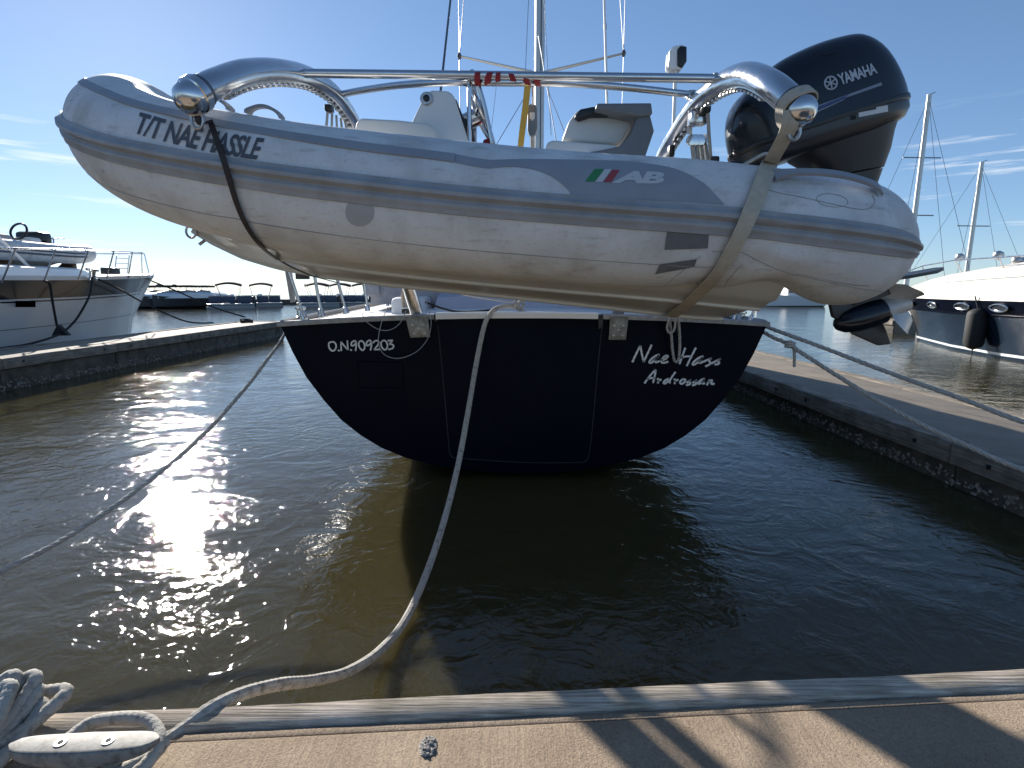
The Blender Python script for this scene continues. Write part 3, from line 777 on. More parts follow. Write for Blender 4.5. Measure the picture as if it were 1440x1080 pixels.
# mid section shroud down to the leg
def sec2(pf, pr_, hw, n=30, e=3.2):
    a0, b0 = eng_px(*pf); a1, b1 = eng_px(*pr_); out = []
    for k in range(n):
        t = 2*math.pi*k/n; c, sn = math.cos(t), math.sin(t)
        x = math.copysign(abs(c)**(2/e), c); y = math.copysign(abs(sn)**(2/e), sn)
        out.append(eloc(lerp(a0, a1, (x+1)/2), y*hw, lerp(b0, b1, (x+1)/2)))
    return out
b = MB(); b.rings([sec2((1120, 215), (1262, 174), .16), sec2((1130, 226), (1258, 188), .15), sec2((1150, 238), (1255, 212), .125), sec2((1170, 252), (1246, 238), .11)]); b.build('shroud', M['cowlgrey'], eng, 35)
def atl(x, y, Y): return at(x, y, Y)-Vector((EX, 0, 0))
b = MB(); b.rings([sec2((1172, 254), (1245.5, 240), .10), sec2((1178, 290), (1236, 268), .085), sec2((1200, 340), (1250, 330), .06), sec2((1204, 400), (1262, 385), .045), sec2((1208, 430), (1264, 412), .04)]); b.build('drive_leg', M['cowlgrey'], eng, 35)
# anti-ventilation plate
ap = [atl(*p, OY) for p in ((1180, 398), (1240, 385), (1285, 383), (1322, 377), (1300, 391), (1240, 404), (1182, 408))]
b = MB()
pl = []
for i, (p, w) in enumerate(((atl(1175, 404, OY), .03), (atl(1205, 398, OY), .08), (atl(1260, 390, OY), .10), (atl(1300, 383, OY), .085), (atl(1321, 378, OY), .03))):
    pl.append([p+Vector((0, -w, 0))+ev*.008, p+Vector((0, w, 0))+ev*.008, p+Vector((0, w, 0))-ev*.008, p+Vector((0, -w, 0))-ev*.008])
b.rings(pl); b.build('ventilation_plate', M['black'], eng, 30)
# torpedo, skeg, propeller
t0 = atl(1172, 458, OY); t1 = atl(1240, 437, OY); dx = (t1-t0).normalized(); Lq = (t1-t0).length
b = MB(); b.lathe(t0, t1, [(0, .004), (.015, .03), (.05, .054), (.11, .068), (Lq*.8, .072), (Lq, .066), (Lq+.004, .05)], 24); b.build('gearcase', M['cowl'], eng, 40)
b = MB(); b.prism([atl(*p, OY-.012) for p in ((1186, 458), (1200, 470), (1236, 486), (1254, 484), (1246, 462), (1238, 448), (1200, 452))], (0, .024, 0), .006); b.build('skeg', M['cowlgrey'], eng, 30)
b = MB(); b.prism([atl(*p, OY-.014) for p in ((1168, 428), (1185, 420), (1215, 410), (1240, 405), (1236, 436), (1180, 450), (1172, 446))], (0, .028, 0), .006); b.build('leg_fairing', M['cowlgrey'], eng, 30)
b = MB(); b.lathe(t1, t1+dx, [(.004, .045), (.02, .05), (.13, .042), (.14, .02)], 20); prop = b.build('propeller', M['prop'], eng, 40)
pu = dx.orthogonal().normalized(); pv = dx.cross(pu)
for k in range(3):
    a0 = 2*math.pi*k/3+1.25; rg = []
    for i in range(8):
        r_ = lerp(.035, .155, i/7); w = .10*max(0, 1-(i/7)**3.2)**.5*(.62+.38*min(1, i/3))+.004; tw = R(64-26*i/7); sk = a0+.28*i/7
        er = pu*math.cos(sk)+pv*math.sin(sk); et = dx.cross(er)
        ch = (et*math.cos(tw)+dx*math.sin(tw)); nn = er.cross(ch)
        c = t1+dx*.075+er*r_
        rg.append([c-ch*w+nn*.002, c-ch*w*.4+nn*.006, c+ch*w*.5+nn*.005, c+ch*w, c+ch*w*.5-nn*.004, c-ch*w*.4-nn*.004])
    b = MB(); b.rings(rg); b.build('blade', M['prop'], prop, 50)
# clamp bracket to the dinghy transom
b = MB(); b.box((1.165, OY-.14, 1.62), (1.30, OY+.14, 1.98), .02); b.build('clamp_bracket', M['black'], eng)
b = MB(); b.tube([Vector((1.25, OY, 1.9)), at(1180, 270, OY)], .07, 14); b.build('swivel', M['black'], eng)
b = MB(); b.tube([Vector((1.19, OY-.19, 1.93)), Vector((1.19, OY+.22, 1.93))], .02, 10); b.build('tilt_tube', M['steel'], eng)
for pts_ in ([(1045, 240), (1070, 226), (1090, 216), (1099, 222), (1101, 236)], [(1080, 244), (1092, 234), (1104, 230)]):
    b = MB(); b.tube(spline([at(x, y, OY-.25) for x, y in pts_], 6), .007, 6); b.build('hose', M['ropewhite'], eng)
b = MB(); b.tube(spline([at(x, y, OY-.22) for x, y in ((1020, 240), (1045, 232), (1080, 238), (1110, 243))], 6), .018, 8); b.build('hose', M['black'], eng)
# maker's name, ring emblem, stripes, labels
text_decal('lettering', M['silver'], cowl_bvh, 'YAMAHA', (1196, 120), (1248, 103), (1243, 88), (1190, 105), .002, eng, .03, 0, .95)
q = [smooth_project(cowl_bvh, 1182+9*math.cos(a)*.95, 117+9*math.sin(a), .002) for a in [2*math.pi*k/30 for k in range(30)]]
b = MB(); b.tube([p for p in q if p], .0035, 6, closed=True); b.build('ring_emblem', M['silver'], eng)
for k in range(3):
    a = math.pi*k/3+.3; b = MB(); q = [smooth_project(cowl_bvh, 1182+s_*math.cos(a), 117+s_*math.sin(a), .002) for s_ in (-7.5, -4, 0, 4, 7.5)]; b.tube([p for p in q if p], .0032, 6); b.build('fork_emblem', M['silver'], eng)
def quad_decal(nm, mm, bvh, A, B_, C_, D, off, parent, nu=24, nv=4):
    return decal_grid(nm, M[mm], bvh, lambda s, t: tuple(lerp(lerp(A[k], B_[k], s), lerp(D[k], C_[k], s), t) for k in (0, 1)), nu, nv, off, parent)
quad_decal('stripe', 'silverstripe', cowl_bvh, (1143, 156), (1253, 116), (1254, 120), (1143, 158.5), .002, eng)
quad_decal('stripe', 'bluestripe', cowl_bvh, (1143, 158.7), (1207, 133), (1203, 138), (1143, 163.5), .002, eng)
quad_decal('stripe', 'silverstripe', cowl_bvh, (1145, 163.8), (1203, 138.4), (1200, 141), (1147, 165.5), .002, eng)
quad_decal('scoop_print', 'cutout', cowl_bvh, (1170, 77), (1190, 73), (1188, 75.5), (1172, 79), .0015, eng, 8, 3)
text_decal('lettering', M['silverstripe'], cowl_bvh, 'four stroke', (1120, 162), (1163, 145.5), (1164, 141.5), (1121, 157), .002, eng, .015)
quad_decal('warning_label', 'labelwhite', pan_bvh, (1221, 152), (1262, 145), (1262, 157), (1221, 165), .002, eng, 10, 4)
quad_decal('warning_label_head', 'redprint', pan_bvh, (1221, 151.5), (1262, 144.5), (1262, 147), (1221, 154.5), .003, eng, 10, 2)
quad_decal('vent', 'cutout', pan_bvh, (1210, 157), (1217, 155.5), (1217, 168), (1210, 169), .002, eng, 4, 4)

eng.location.x += EX

# ================================================================== SAILBOAT
CX = .09; TY = 4.2
sb = empty('sailboat', (CX, TY, 0), 'navy hulled sailboat moored stern on, name lettered on its transom', 'sailboat')
sec = [(1.0, 1.0), (.955, .82), (.906, .66), (.84, .51), (.77, .375), (.69, .27), (.605, .185), (.50, .115), (.38, .065), (.24, .03), (.11, .012), (0, .005)]
def hull_ring(Y, hb, ztop, zbot, pw=1.0):
    L_ = []
    for w, z in sec: L_.append((hb*(w**pw), zbot+(ztop-zbot)*z))
    left = [Vector((CX-w, Y, z)) for w, z in L_]; right = [Vector((CX+w, Y, z)) for w, z in reversed(L_[:-1])]
    return left+right
st = [(TY, 1.885, 1.24, .03), (5.0, 1.97, 1.25, -.05), (6.5, 2.06, 1.27, -.2), (9, 2.12, 1.32, -.4), (12, 1.85, 1.40, -.45), (14.5, 1.2, 1.5, -.4), (16.3, .5, 1.58, -.2), (17.3, .03, 1.62, .3)]
hs = []
for i in range(len(st)-1):
    for k in range(5):
        t = k/5; hs.append(tuple(lerp(st[i][j], st[i+1][j], t) for j in range(4)))
hs.append(st[-1])
mb = MB(); mb.rings([hull_ring(*h) for h in hs], closed=False); mb.build('hull', M['navy'], sb, 40)
# transom: gently crowned plate closing the stern
rg = hull_ring(*st[0])
n_ = len(rg)
topedge = [Vector((lerp(rg[-1].x, rg[0].x, t), TY, 1.24+.065*(1-(2*t-1)**2))) for t in [k/12 for k in range(1, 12)]]
poly = rg+topedge
mb = MB(); mb.prism([v+Vector((0, .002, 0)) for v in poly], (0, .03, 0)); mb.build('transom', M['navy'], sb, 30)
def tz(x): t = (x-CX)/1.885; return 1.24+.065*(1-t*t)
# deck with crown
rings = []
for (Y, hb, zt, zb) in hs:
    rings.append([Vector((CX+hb*.995*k/8, Y+.015, zt-.012+.065*(1-(k/8)**2))) for k in range(-8, 9)])
mb = MB(); mb.rings(rings, closed=False); mb.build('deck', M['deck'], sb, 40)
# toe rail, aluminium, along both sides; cap across the stern in three pieces
for sg in (-1, 1):
    b = MB(); b.tube([Vector((CX+sg*(hb-.02), Y, zt+.02)) for Y, hb, zt, zb in hs], .022, 6); b.build('toe_rail', M['alu'], sb)
def cap(x0, x1, m, h, d0=-.03, nm='stern_cap'):
    rg = []
    for i in range(15):
        x = lerp(x0, x1, i/14); z = tz(x)
        rg.append([Vector((x, TY+d0, z-.012)), Vector((x, TY+d0, z+h-.01)), Vector((x, TY+d0+.012, z+h)), Vector((x, TY+.1, z+h)), Vector((x, TY+.1, z-.012))])
    return MB().rings(rg).build(nm, m, sb, 40)
cap(-1.81, -.60, M['alu'], .026); cap(-.585, .66, M['white'], .036, -.034); cap(.70, 1.985, M['alu'], .026)
b = MB(); b.box((.662, TY-.035, tz(.68)-.09), (.698, TY+.06, tz(.68)+.02), .006); b.build('hinge_block', M['black'], sb)
b = MB(); b.box((-.60, TY-.02, tz(-.6)-.03), (-.57, TY+.06, tz(-.6)+.03), .004); b.build('hinge_block', M['black'], sb)
# fold-down swim platform: thin proud panel with rounded corners and a dull trim line
pp = [(616, 458), (622, 520), (629, 600), (632, 634), (636, 641), (645, 644), (735, 650), (815, 650), (823, 647), (828, 640), (834, 590), (840, 520), (846, 462)]
pv_ = [at(x, y, TY) for x, y in pp]
b = MB(); b.prism([v+Vector((0, -.004, 0)) for v in pv_], (0, .005, 0)); b.build('swim_platform', M['navypanel'], sb, 30)
b = MB(); b.tube(spline([v+Vector((0, -.005, 0)) for v in pv_], 5), .0045, 6); b.build('platform_trim', M['trimline'], sb)
pp = [(503, 508), (566, 510), (568, 545), (506, 545)]
b = MB(); b.prism([at(x, y, TY)+Vector((0, -.003, 0)) for x, y in pp], (0, .004, 0)); lk = b.build('locker_lid', M['navypanel'], sb, 30)
b = MB(); b.tube([at(x, y, TY)+Vector((0, -.004, 0)) for x, y in pp], .003, 5, closed=True); b.build('lid_trim', M['navypanel'], lk)
b = MB(); b.prism([at(x, y, TY)+Vector((0, -.0065, 0)) for x, y in ((507, 528), (566, 528), (567, 543), (508, 543))], (0, .003, 0)); b.build('lid_recess', M['navy'], lk, 30)
# brushed lettering on the transom
def strokes(name, m, S_, org, sc, wpx, Y, parent):
    for pts in S_:
        P_ = spline([(org[0]+x/sc, org[1]+y/sc, 0) for x, y in pts], 6) if len(pts) > 2 else [Vector((org[0]+x/sc, org[1]+y/sc, 0)) for x, y in pts]
        b = MB(); L_ = []; R_ = []
        for i, p in enumerate(P_):
            d = (P_[min(i+1, len(P_)-1)]-P_[max(i-1, 0)]); d = d.normalized() if d.length > 0 else Vector((1, 0, 0))
            nn = Vector((-d.y, d.x, 0)); w = wpx*(.75+.35*abs(math.sin(i*1.1+len(P_))))*.5
            L_.append(p+nn*w); R_.append(p-nn*w)
        vs = [at(p.x, p.y, Y) for p in L_]+[at(p.x, p.y, Y) for p in R_]; k = len(L_)
        b.add(vs, [(i, i+1, k+i+1, k+i) for i in range(k-1)])
        # give it the thickness of vinyl
        b.add([v+Vector((0, .0012, 0)) for v in vs], [(i, k+i, k+i+1, i+1) for i in range(k-1)])
        allb.v += []; o0 = len(allb.v); allb.v += b.v; allb.f += [tuple(i+o0 for i in f) for f in b.f]
allb = MB()
strokes('l', None, [
    [(95, 405), (150, 285), (210, 168)], [(212, 168), (232, 285), (258, 398)], [(258, 402), (310, 290), (375, 152)],
    [(488, 292), (430, 315), (370, 360), (340, 405), (370, 412), (430, 365), (485, 300)], [(480, 300), (440, 360), (425, 398), (450, 405), (490, 385)],
    [(505, 372), (560, 365), (610, 325), (595, 308), (555, 325), (515, 375), (520, 408), (560, 412), (615, 395)],
    [(862, 195), (820, 310), (778, 432)], [(1015, 195), (950, 320), (882, 460)], [(800, 338), (870, 322), (945, 318)],
    [(1122, 318), (1060, 340), (1000, 385), (965, 432), (990, 440), (1055, 395), (1115, 328)], [(1112, 330), (1070, 390), (1062, 412), (1085, 414), (1120, 395)],
    [(1120, 400), (1180, 372), (1245, 348)], [(1243, 348), (1205, 385), (1225, 412), (1205, 440), (1150, 466)],
    [(1235, 425), (1305, 388), (1375, 352)], [(1373, 352), (1335, 388), (1352, 412), (1335, 432), (1285, 437)],
    [(270, 712), (345, 608), (432, 512)], [(434, 514), (420, 600), (395, 705)], [(305, 648), (360, 636), (430, 630)],
    [(450, 650), (478, 655), (462, 712)], [(468, 688), (492, 664), (518, 655)],
    [(622, 645), (575, 665), (545, 702), (570, 712), (620, 672)], [(720, 545), (660, 630), (630, 690), (650, 700)],
    [(692, 655), (718, 660), (704, 722)], [(710, 695), (735, 668), (762, 658)],
    [(838, 648), (800, 670), (785, 702), (808, 718), (848, 695), (862, 660), (838, 648)],
    [(880, 705), (945, 655)], [(943, 656), (922, 685), (932, 705), (920, 725), (872, 738)], [(965, 708), (1030, 658)], [(1028, 660), (1006, 688), (1016, 708), (1004, 728), (958, 742)],
    [(1143, 642), (1090, 662), (1045, 705), (1065, 718), (1110, 685), (1140, 648)], [(1135, 655), (1110, 700), (1118, 715), (1145, 705)],
    [(1172, 738), (1195, 695), (1218, 655)], [(1195, 702), (1222, 675), (1248, 668), (1238, 705), (1250, 722), (1285, 712)]], (880, 470), 10.286, 2.7, TY-.004, sb)
allb.build('name_lettering', M['whitelet'], sb, 0)
allb = MB()
strokes('l', None, [
    [(152, 135), (148, 200), (172, 255), (212, 282), (252, 262), (272, 205), (258, 155), (220, 128), (160, 140)], [(304, 266), (330, 284)],
    [(358, 282), (352, 122)], [(350, 126), (470, 268)], [(472, 268), (460, 105)], [(508, 260), (540, 276)],
    [(612, 125), (580, 112), (540, 135), (525, 175), (545, 195), (580, 180), (614, 128)], [(614, 128), (610, 200), (598, 282)],
    [(672, 118), (652, 160), (668, 225), (712, 270), (745, 250), (755, 195), (735, 140), (700, 112), (665, 122)],
    [(866, 118), (832, 102), (795, 128), (780, 170), (800, 192), (838, 172), (868, 120)], [(868, 120), (866, 190), (850, 275)],
    [(895, 150), (925, 115), (970, 110), (990, 140), (970, 190), (912, 258)], [(908, 260), (960, 258), (1012, 254)],
    [(1055, 110), (1030, 150), (1042, 215), (1085, 262), (1122, 245), (1138, 190), (1120, 132), (1085, 105), (1048, 115)],
    [(1142, 110), (1185, 106), (1230, 100)], [(1228, 104), (1195, 140), (1165, 168)], [(1165, 168), (1215, 172), (1242, 200), (1220, 240), (1148, 258)]], (450, 470), 12, 2.2, TY-.004, sb)
allb.build('number_lettering', M['whitelet'], sb, 0)
# galvanised davit plates folded over the stern
for pxs in (((570, 447), (602, 447), (605, 474), (577, 475)), ((858, 447), (884, 447), (880, 478), (856, 478))):
    a, b2, c, d = [at(x, y, TY-.04) for x, y in pxs]
    m_ = MB(); m_.prism([a, b2, c, d], (0, .012, 0), .003); pl_o = m_.build('davit_plate', M['galv'], sb, 30)
    m_ = MB(); m_.prism([a, b2, b2+Vector((0, .16, .012)), a+Vector((0, .16, .012))], (0, 0, .01), .002); m_.build('plate_top', M['galv'], pl_o, 30)
    for fx, fy in ((.25, .35), (.75, .35), (.25, .8), (.75, .8), (.5, .55)):
        p = a.lerp(b2, fx).lerp(d.lerp(c, fx), fy); q = MB(); q.lathe(p, p-Vector((0, 1, 0)), [(-.002, .011), (.006, .011), (.008, .007)], 6); q.build('bolt', M['steel'], pl_o)
# cockpit coaming and cabin trunk with the pale cover
b = MB(); b.box((CX-1.25, 5.2, 1.2), (CX-1.02, 8.4, 1.44), .05); b.build('coaming', M['deck'], sb)
b = MB(); b.box((CX+1.02, 5.2, 1.2), (CX+1.25, 8.4, 1.44), .05); b.build('coaming', M['deck'], sb)
b = MB(); b.rings([[Vector((CX+x*w, Y, z)) for x, z in ((-1, 1.2), (-.96, zt-.12), (-.8, zt), (.8, zt), (.96, zt-.12), (1, 1.2))] for Y, w, zt in ((8.4, 1.65, 2.3), (10.5, 1.6, 2.35), (12.6, 1.2, 2.2), (14.2, .5, 1.6))]); b.build('cabin_trunk', M['grp'], sb, 30)
b = MB(); b.rings([[Vector((CX+x, Y, z)) for x, z in ((-.95, 1.25), (-.9, h), (-.2, h+.06), (.5, h+.05), (.9, h), (.95, 1.25))] for Y, h in ((5.9, 1.42), (6.4, 1.52), (7.6, 1.56), (8.6, 1.75))]); b.build('cockpit_cover', M['bluecanvas'], sb, 40)
b = MB(); rgs = []
for Y, w, zt in ((6.3, 1.72, 2.42), (7.2, 1.76, 2.5), (8.6, 1.74, 2.5), (9.8, 1.65, 2.4)):
    rgs.append([Vector((CX+w*math.cos(a), Y, 1.35+(zt-1.35)*math.sin(a)**.28)) for a in [math.pi*k/16 for k in range(17)]])
b.rings(rgs); b.build('sprayhood', M['canvas'], sb, 50)
b = MB(); b.tube([Vector((mx0_, Y, 2.55)) for mx0_, Y in ((.45, 9.8), (.42, 8), (.4, 5.6))], [.2, .19, .13], 14); b.build('boom_sail_cover', M['canvas'], sb)
# pushpit and stanchions
def post(base, top, r=.0135, m='chrome', nm='stanchion'):
    b = MB(); b.tube([base, top], r, 10); o = b.build(nm, M[m], sb)
    b = MB(); b.lathe(base-(top-base).normalized()*.0, top, [(-.01, r*2.2), (.012, r*2.0), (.05, r*1.5), (.055, r)], 12); b.build('socket', M['chrome'], o); return o
posts = []
for (bx, by, tx, ty, Y, zt) in ((428, 447, 407, 384, 4.4, 2.2), (452, 443, 442, 386, 4.75, 2.2), (487, 440, 473, 388, 5.05, 2.2), (517, 436, 511, 390, 5.9, 1.97), (545, 432, 549, 396, 7.6, 1.97), (551, 430, 547, 396, 7.9, 1.97)):
    B0 = at(bx, by, Y); T0 = at(tx, ty, Y); d = (T0-B0); top = B0+d*((zt-B0.z)/d.z); posts.append(post(B0, top)); 
    posts[-1]['top'] = tuple(top)
ptl = [Vector(p['top']) for p in posts]
for p in posts: del p['top']
b = MB(); b.tube([ptl[0], ptl[1], ptl[2], ptl[3], ptl[4]], .0125, 8); b.build('guard_rail', M['chrome'], sb)
b = MB(); b.tube([ptl[4], Vector((CX-2.0, 11.5, 2.05)), Vector((CX-1.2, 14.4, 2.12)), Vector((CX, 17.2, 2.2))], .004, 6); b.build('guard_wire', M['wire'], sb)
pr_ = []
for (bx, by, tx, ty, Y, zt) in ((1033, 451, 1040, 418, 4.9, 1.92), (1056, 452, 1066, 415, 4.45, 1.92), (1010, 446, 1015, 418, 5.9, 1.95)):
    B0 = at(bx, by, Y); T0 = at(tx, ty, Y); d = (T0-B0); top = B0+d*((zt-B0.z)/d.z); post(B0, top); pr_.append(top)
b = MB(); b.tube([pr_[1], pr_[0], pr_[2]], .0125, 8); b.build('guard_rail', M['chrome'], sb)
b = MB(); b.tube([pr_[2], Vector((CX+2.05, 9, 1.98)), Vector((CX+1.2, 14.4, 2.12)), Vector((CX, 17.2, 2.2))], .004, 6); b.build('guard_wire', M['wire'], sb)
# boards lashed on the port rail
b = MB(); b.prism([at(x, y, 4.55) for x, y in ((390, 320), (402, 320), (414, 424), (408, 426))], (0, .03, 0), .004); b.build('gangplank', M['canvas'], sb, 30)
b = MB(); b.prism([at(x, y, 6.2) for x, y in ((507, 388), (530, 388), (534, 414), (512, 417))], (0, .05, 0), .006); b.build('rail_locker', M['canvas'], sb, 30)
b = MB(); b.box(tuple(at(419, 391, 4.7)-Vector((.01, .03, .01))), tuple(at(432, 384, 4.7)+Vector((.01, .03, .01))), .004); b.build('rail_clip', M['black'], sb)
for (xa, xb, Yb, z0_, z1_, m_) in ((-1.96, -1.84, 4.42, 1.72, 2.34, 'canvas'), (-1.78, -1.74, 4.40, 1.72, 2.34, 'canvas'), (-1.62, -1.42, 4.86, 1.74, 2.38, 'bluecanvas'), (-1.31, -1.18, 4.5, 1.76, 2.36, 'canvas'), (-1.09, -1.02, 4.5, 1.76, 2.36, 'canvas')):
    b = MB(); b.box((xa, Yb, z0_), (xb, Yb+.09, z1_), .03); b.build('shadow_panel', M[m_], sb, 40)  # panels added out of sight behind the dinghy to stripe the dock with shade
b = MB(); b.tube([ptl[0], Vector((-1.5, 4.5, 2.2)), Vector((-1.1, 4.45, 2.2)), Vector((-.82, 4.3, 2.2))], .0125, 8); b.build('guard_rail', M['chrome'], sb)
# winch / cleats on the quarter
for px_, py_, Y in ((423, 441, 4.6), (1042, 447, 4.7)):
    p = at(px_, py_, Y); b = MB(); b.lathe(p-Vector((0, 0, .06)), p+Vector((0, 0, 1)), [(0, .05), (.03, .05), (.04, .03), (.09, .03), (.1, .045), (.115, .045), (.12, .01)], 16); b.build('mooring_bollard', M['chrome'], sb)
# bundle of folded lines and fender gear by the left davit foot
for k in range(4):
    x = 567+k*4; b = MB(); b.tube(spline([at(x, 432, 4.5), at(x-1, 415, 4.48), at(x+1.5, 400, 4.45), at(x, 380, 4.4)], 5), .012, 8); b.build('hanging_line', M['ropewhite' if k % 2 else 'strapbeige'], sb)
b = MB(); b.box(tuple(at(566, 441, 4.5)-Vector((0, .05, 0))), tuple(at(592, 434, 4.5)+Vector((0, .05, 0))), .008); b.build('line_clamp', M['black'], sb)
# mast with spreaders, shrouds, backstay
MYY = 10.0
mx0 = at(757, 300, MYY).x
b = MB(); b.tube([Vector((mx0, MYY, 1.4)), Vector((mx0, MYY, 19))], .085, 18, flat=1.35, up=Vector((0, 1, 0))); mast = b.build('mast', M['mastalu'], sb)
b = MB(); b.tube([Vector((mx0+.02, MYY-.118, 1.5)), Vector((mx0+.02, MYY-.118, 19))], .012, 6); b.build('mast_track', M['wire'], mast)
sl, sr = at(646, 79, MYY-.5), at(877, 75, MYY-.5)
for tip in (sl, sr):
    rt = Vector((mx0, MYY, at(757, 102, MYY).z-.02)); b = MB(); b.tube([rt, tip], [.05, .028], 10, flat=.5); b.build('spreader', M['mastalu'], mast)
    b = MB(); b.lathe(tip-Vector((0, 0, .05)), tip+Vector((0, 0, 1)), [(0, .02), (.05, .04), (.1, .02)], 10); b.build('spreader_end', M['wire'], mast)
    sg = 1 if tip.x > mx0 else -1
    for q0, q1 in ((tip, Vector((mx0+sg*.1, MYY, 18))), (tip, Vector((tip.x*1.02, MYY-.4, 1.3))), (tip+Vector((0, 0, 0)), tip+Vector((-sg*.0, .2, 8)))):
        b = MB(); b.tube([q0, q1], .006, 5); b.build('shroud', M['wire'], sb)
    b = MB(); b.tube([Vector((mx0+sg*.08, MYY, rt.z-.1)), Vector((CX+sg*1.9, MYY-.9, 1.32))], .006, 5); b.build('shroud', M['wire'], sb)
for (x0, y0, x1, y1, Y0, Y1, r_) in ((640, -60, 614, 180, 6.5, 4.7, .011), (745, -40, 735, 190, 9.2, 7.5, .004), (763, -40, 775, 190, 9.6, 8.8, .005), (757, 50, 784, 210, 9.7, 7.6, .006), (700, 105, 690, 190, 9, 8, .003)):
    b = MB(); b.tube([at(x0, y0, Y0), at(x1, y1, Y1)], r_, 6); b.build('stay', M['wire'], sb)
b = MB(); b.tube([at(848, -60, 5.4), at(858, 300, 5.2)], .012, 8); b.build('antenna_whip', M['white'], sb)
b = MB(); p = at(851, 33, 5.4); b.lathe(p, p-Vector((0, 0, 1)), [(0, .014), (.05, .016), (.055, .012)], 8); b.build('antenna_ferrule', M['wire'], sb)
# lamp box on a white pole at the quarter
P0, P1 = at(950, 98, 4.7), at(938, 440, 4.5)
b = MB(); b.tube([P0, P1], .014, 10); pole = b.build('lamp_pole', M['white'], sb)
pp = [at(x, y, 4.66) for x, y in ((940, 93), (942, 70), (948, 64), (960, 62), (966, 66), (965, 86), (959, 97), (945, 98))]
b = MB(); b.prism(pp, (0, .11, 0), .012); b.build('lamp_box', M['white'], pole, 50)
b = MB(); b.prism([at(x, y, 4.645) for x, y in ((953, 92), (953, 69), (957, 64), (966, 65), (966, 86), (960, 95))], (0, .06, 0), .008); b.build('lamp_lens', M['black'], pole, 50)

# ================================================================== DAVITS and cross bars
def davit(label, pts, rr=.049):
    P_ = [at(*p) for p in pts]
    root = empty('davit', P_[-1], label, 'davit', 'pair of stern davits')
    S_ = spline(P_, 12); b = MB(); b.tube(S_, rr, 28); arm = b.build('arm', M['chrome'], root, 60)
    d = (S_[0]-S_[2]).normalized()
    b = MB(); b.lathe(S_[0]-d*.012, S_[0]+d, [(0, rr*1.02), (.002, rr*1.24), (.03, rr*1.24), (.034, rr*1.15), (.05, rr*1.13), (.072, rr*1.0), (.086, rr*.74), (.094, rr*.4), (.096, .012), (.104, .012), (.106, .004)], 32); b.build('end_cap', M['chrome'], root, 30)
    b = MB(); b.lathe(S_[0]-d*.03, S_[0]+d, [(0, rr*1.01), (.001, rr*1.10), (.017, rr*1.10), (.018, rr*1.01)], 32); b.build('band', M['wire'], root, 30)
    # perforated underside rack
    T, N, B = frames(S_)
    for i in range(14, len(S_)-20, 2):
        dn = Vector((0, 0, -1)); dn = (dn-T[i]*dn.dot(T[i])).normalized()
        c = S_[i]+dn*(rr+.001); q = MB(); w = T[i].cross(dn)
        q.prism([c+T[i]*.012+w*.014, c+T[i]*.012-w*.014, c-T[i]*.012-w*.014, c-T[i]*.012+w*.014], dn*.010, .002); q.build('rack_lug', M['steel'], root, 30)
    return root, S_
DL, SL = davit('polished davit arm over the bow of the dinghy', [(277, 132, 2.02), (305, 117, 2.1), (350, 102, 2.3), (400, 101, 2.6), (440, 112, 2.95), (475, 140, 3.25), (503, 190, 3.6), (545, 310, 4.05), (586, 440, 4.28)])
DR, SR = davit('polished davit arm beside the outboard motor', [(1117, 148, 2.02), (1085, 120, 2.12), (1050, 106, 2.35), (1018, 116, 2.65), (985, 142, 2.95), (956, 182, 3.25), (930, 230, 3.6), (890, 340, 4.05), (869, 440, 4.28)])
cb = empty('cross_brace', at(712, 106, 2.68), 'polished cross tubes bracing the two davit arms', 'brace')
b = MB(); b.tube([at(420, 103, 2.72), at(712, 106.5, 2.69), at(1004, 110.5, 2.66)], .0195, 18); b.build('straight_tube', M['chrome'], cb)
b = MB(); b.tube(spline([at(478, 133, 3.22), at(510, 127, 3.13), at(560, 120, 2.98), at(620, 116, 2.82), at(665, 115.5, 2.73), at(712, 116, 2.70), at(760, 116, 2.73), at(830, 119, 2.85), at(900, 125, 2.96), at(970, 133, 3.05)], 8), .0175, 16); b.build('bent_tube', M['chrome'], cb)
for p, Y in (((418, 103), 2.72), ((476, 134), 3.23), ((1008, 111), 2.66), ((972, 134), 3.05)):
    c = at(*p, Y); b = MB(); b.box(tuple(c-Vector((.022, .02, .022))), tuple(c+Vector((.022, .02, .022))), .007); b.build('bracket', M['steel'], cb)
    b = MB(); b.lathe(c-Vector((0, .024, 0)), c-Vector((0, 1, 0)), [(0, .009), (.008, .009), (.01, .004)], 8); b.build('bolt', M['wire'], cb)
# red lashing round both tubes
ls = empty('red_lashing', at(712, 112, 2.69), 'red tape wound round the middle of the davit cross tubes', 'lashing')
for x in (672, 688, 703, 722, 740, 755):
    c = at(x, 111, 2.705); top = at(x+random.uniform(-3, 5), 102.5, 2.69); bot = at(x+random.uniform(-5, 3), 120, 2.71)
    h = (top-bot).length/2; cen = (top+bot)/2; upv = (top-bot).normalized(); rgp = []
    w = random.uniform(.011, .017)
    loop = [cen+upv*h*math.sin(a)+Vector((0, math.cos(a)*.026, 0))+Vector((math.cos(a)*.006, 0, 0)) for a in [2*math.pi*k/24 for k in range(24)]]
    b = MB(); vs = []
    for p in loop:
        o_ = (p-cen).normalized(); vs.append([p+Vector((-w, 0, 0)), p+Vector((w, 0, 0)), p+Vector((w, 0, 0))+o_*.003, p+Vector((-w, 0, 0))+o_*.003])
    b.rings(vs+[vs[0]], cap0=False, cap1=False); b.build('wrap', M['red'], ls, 40)
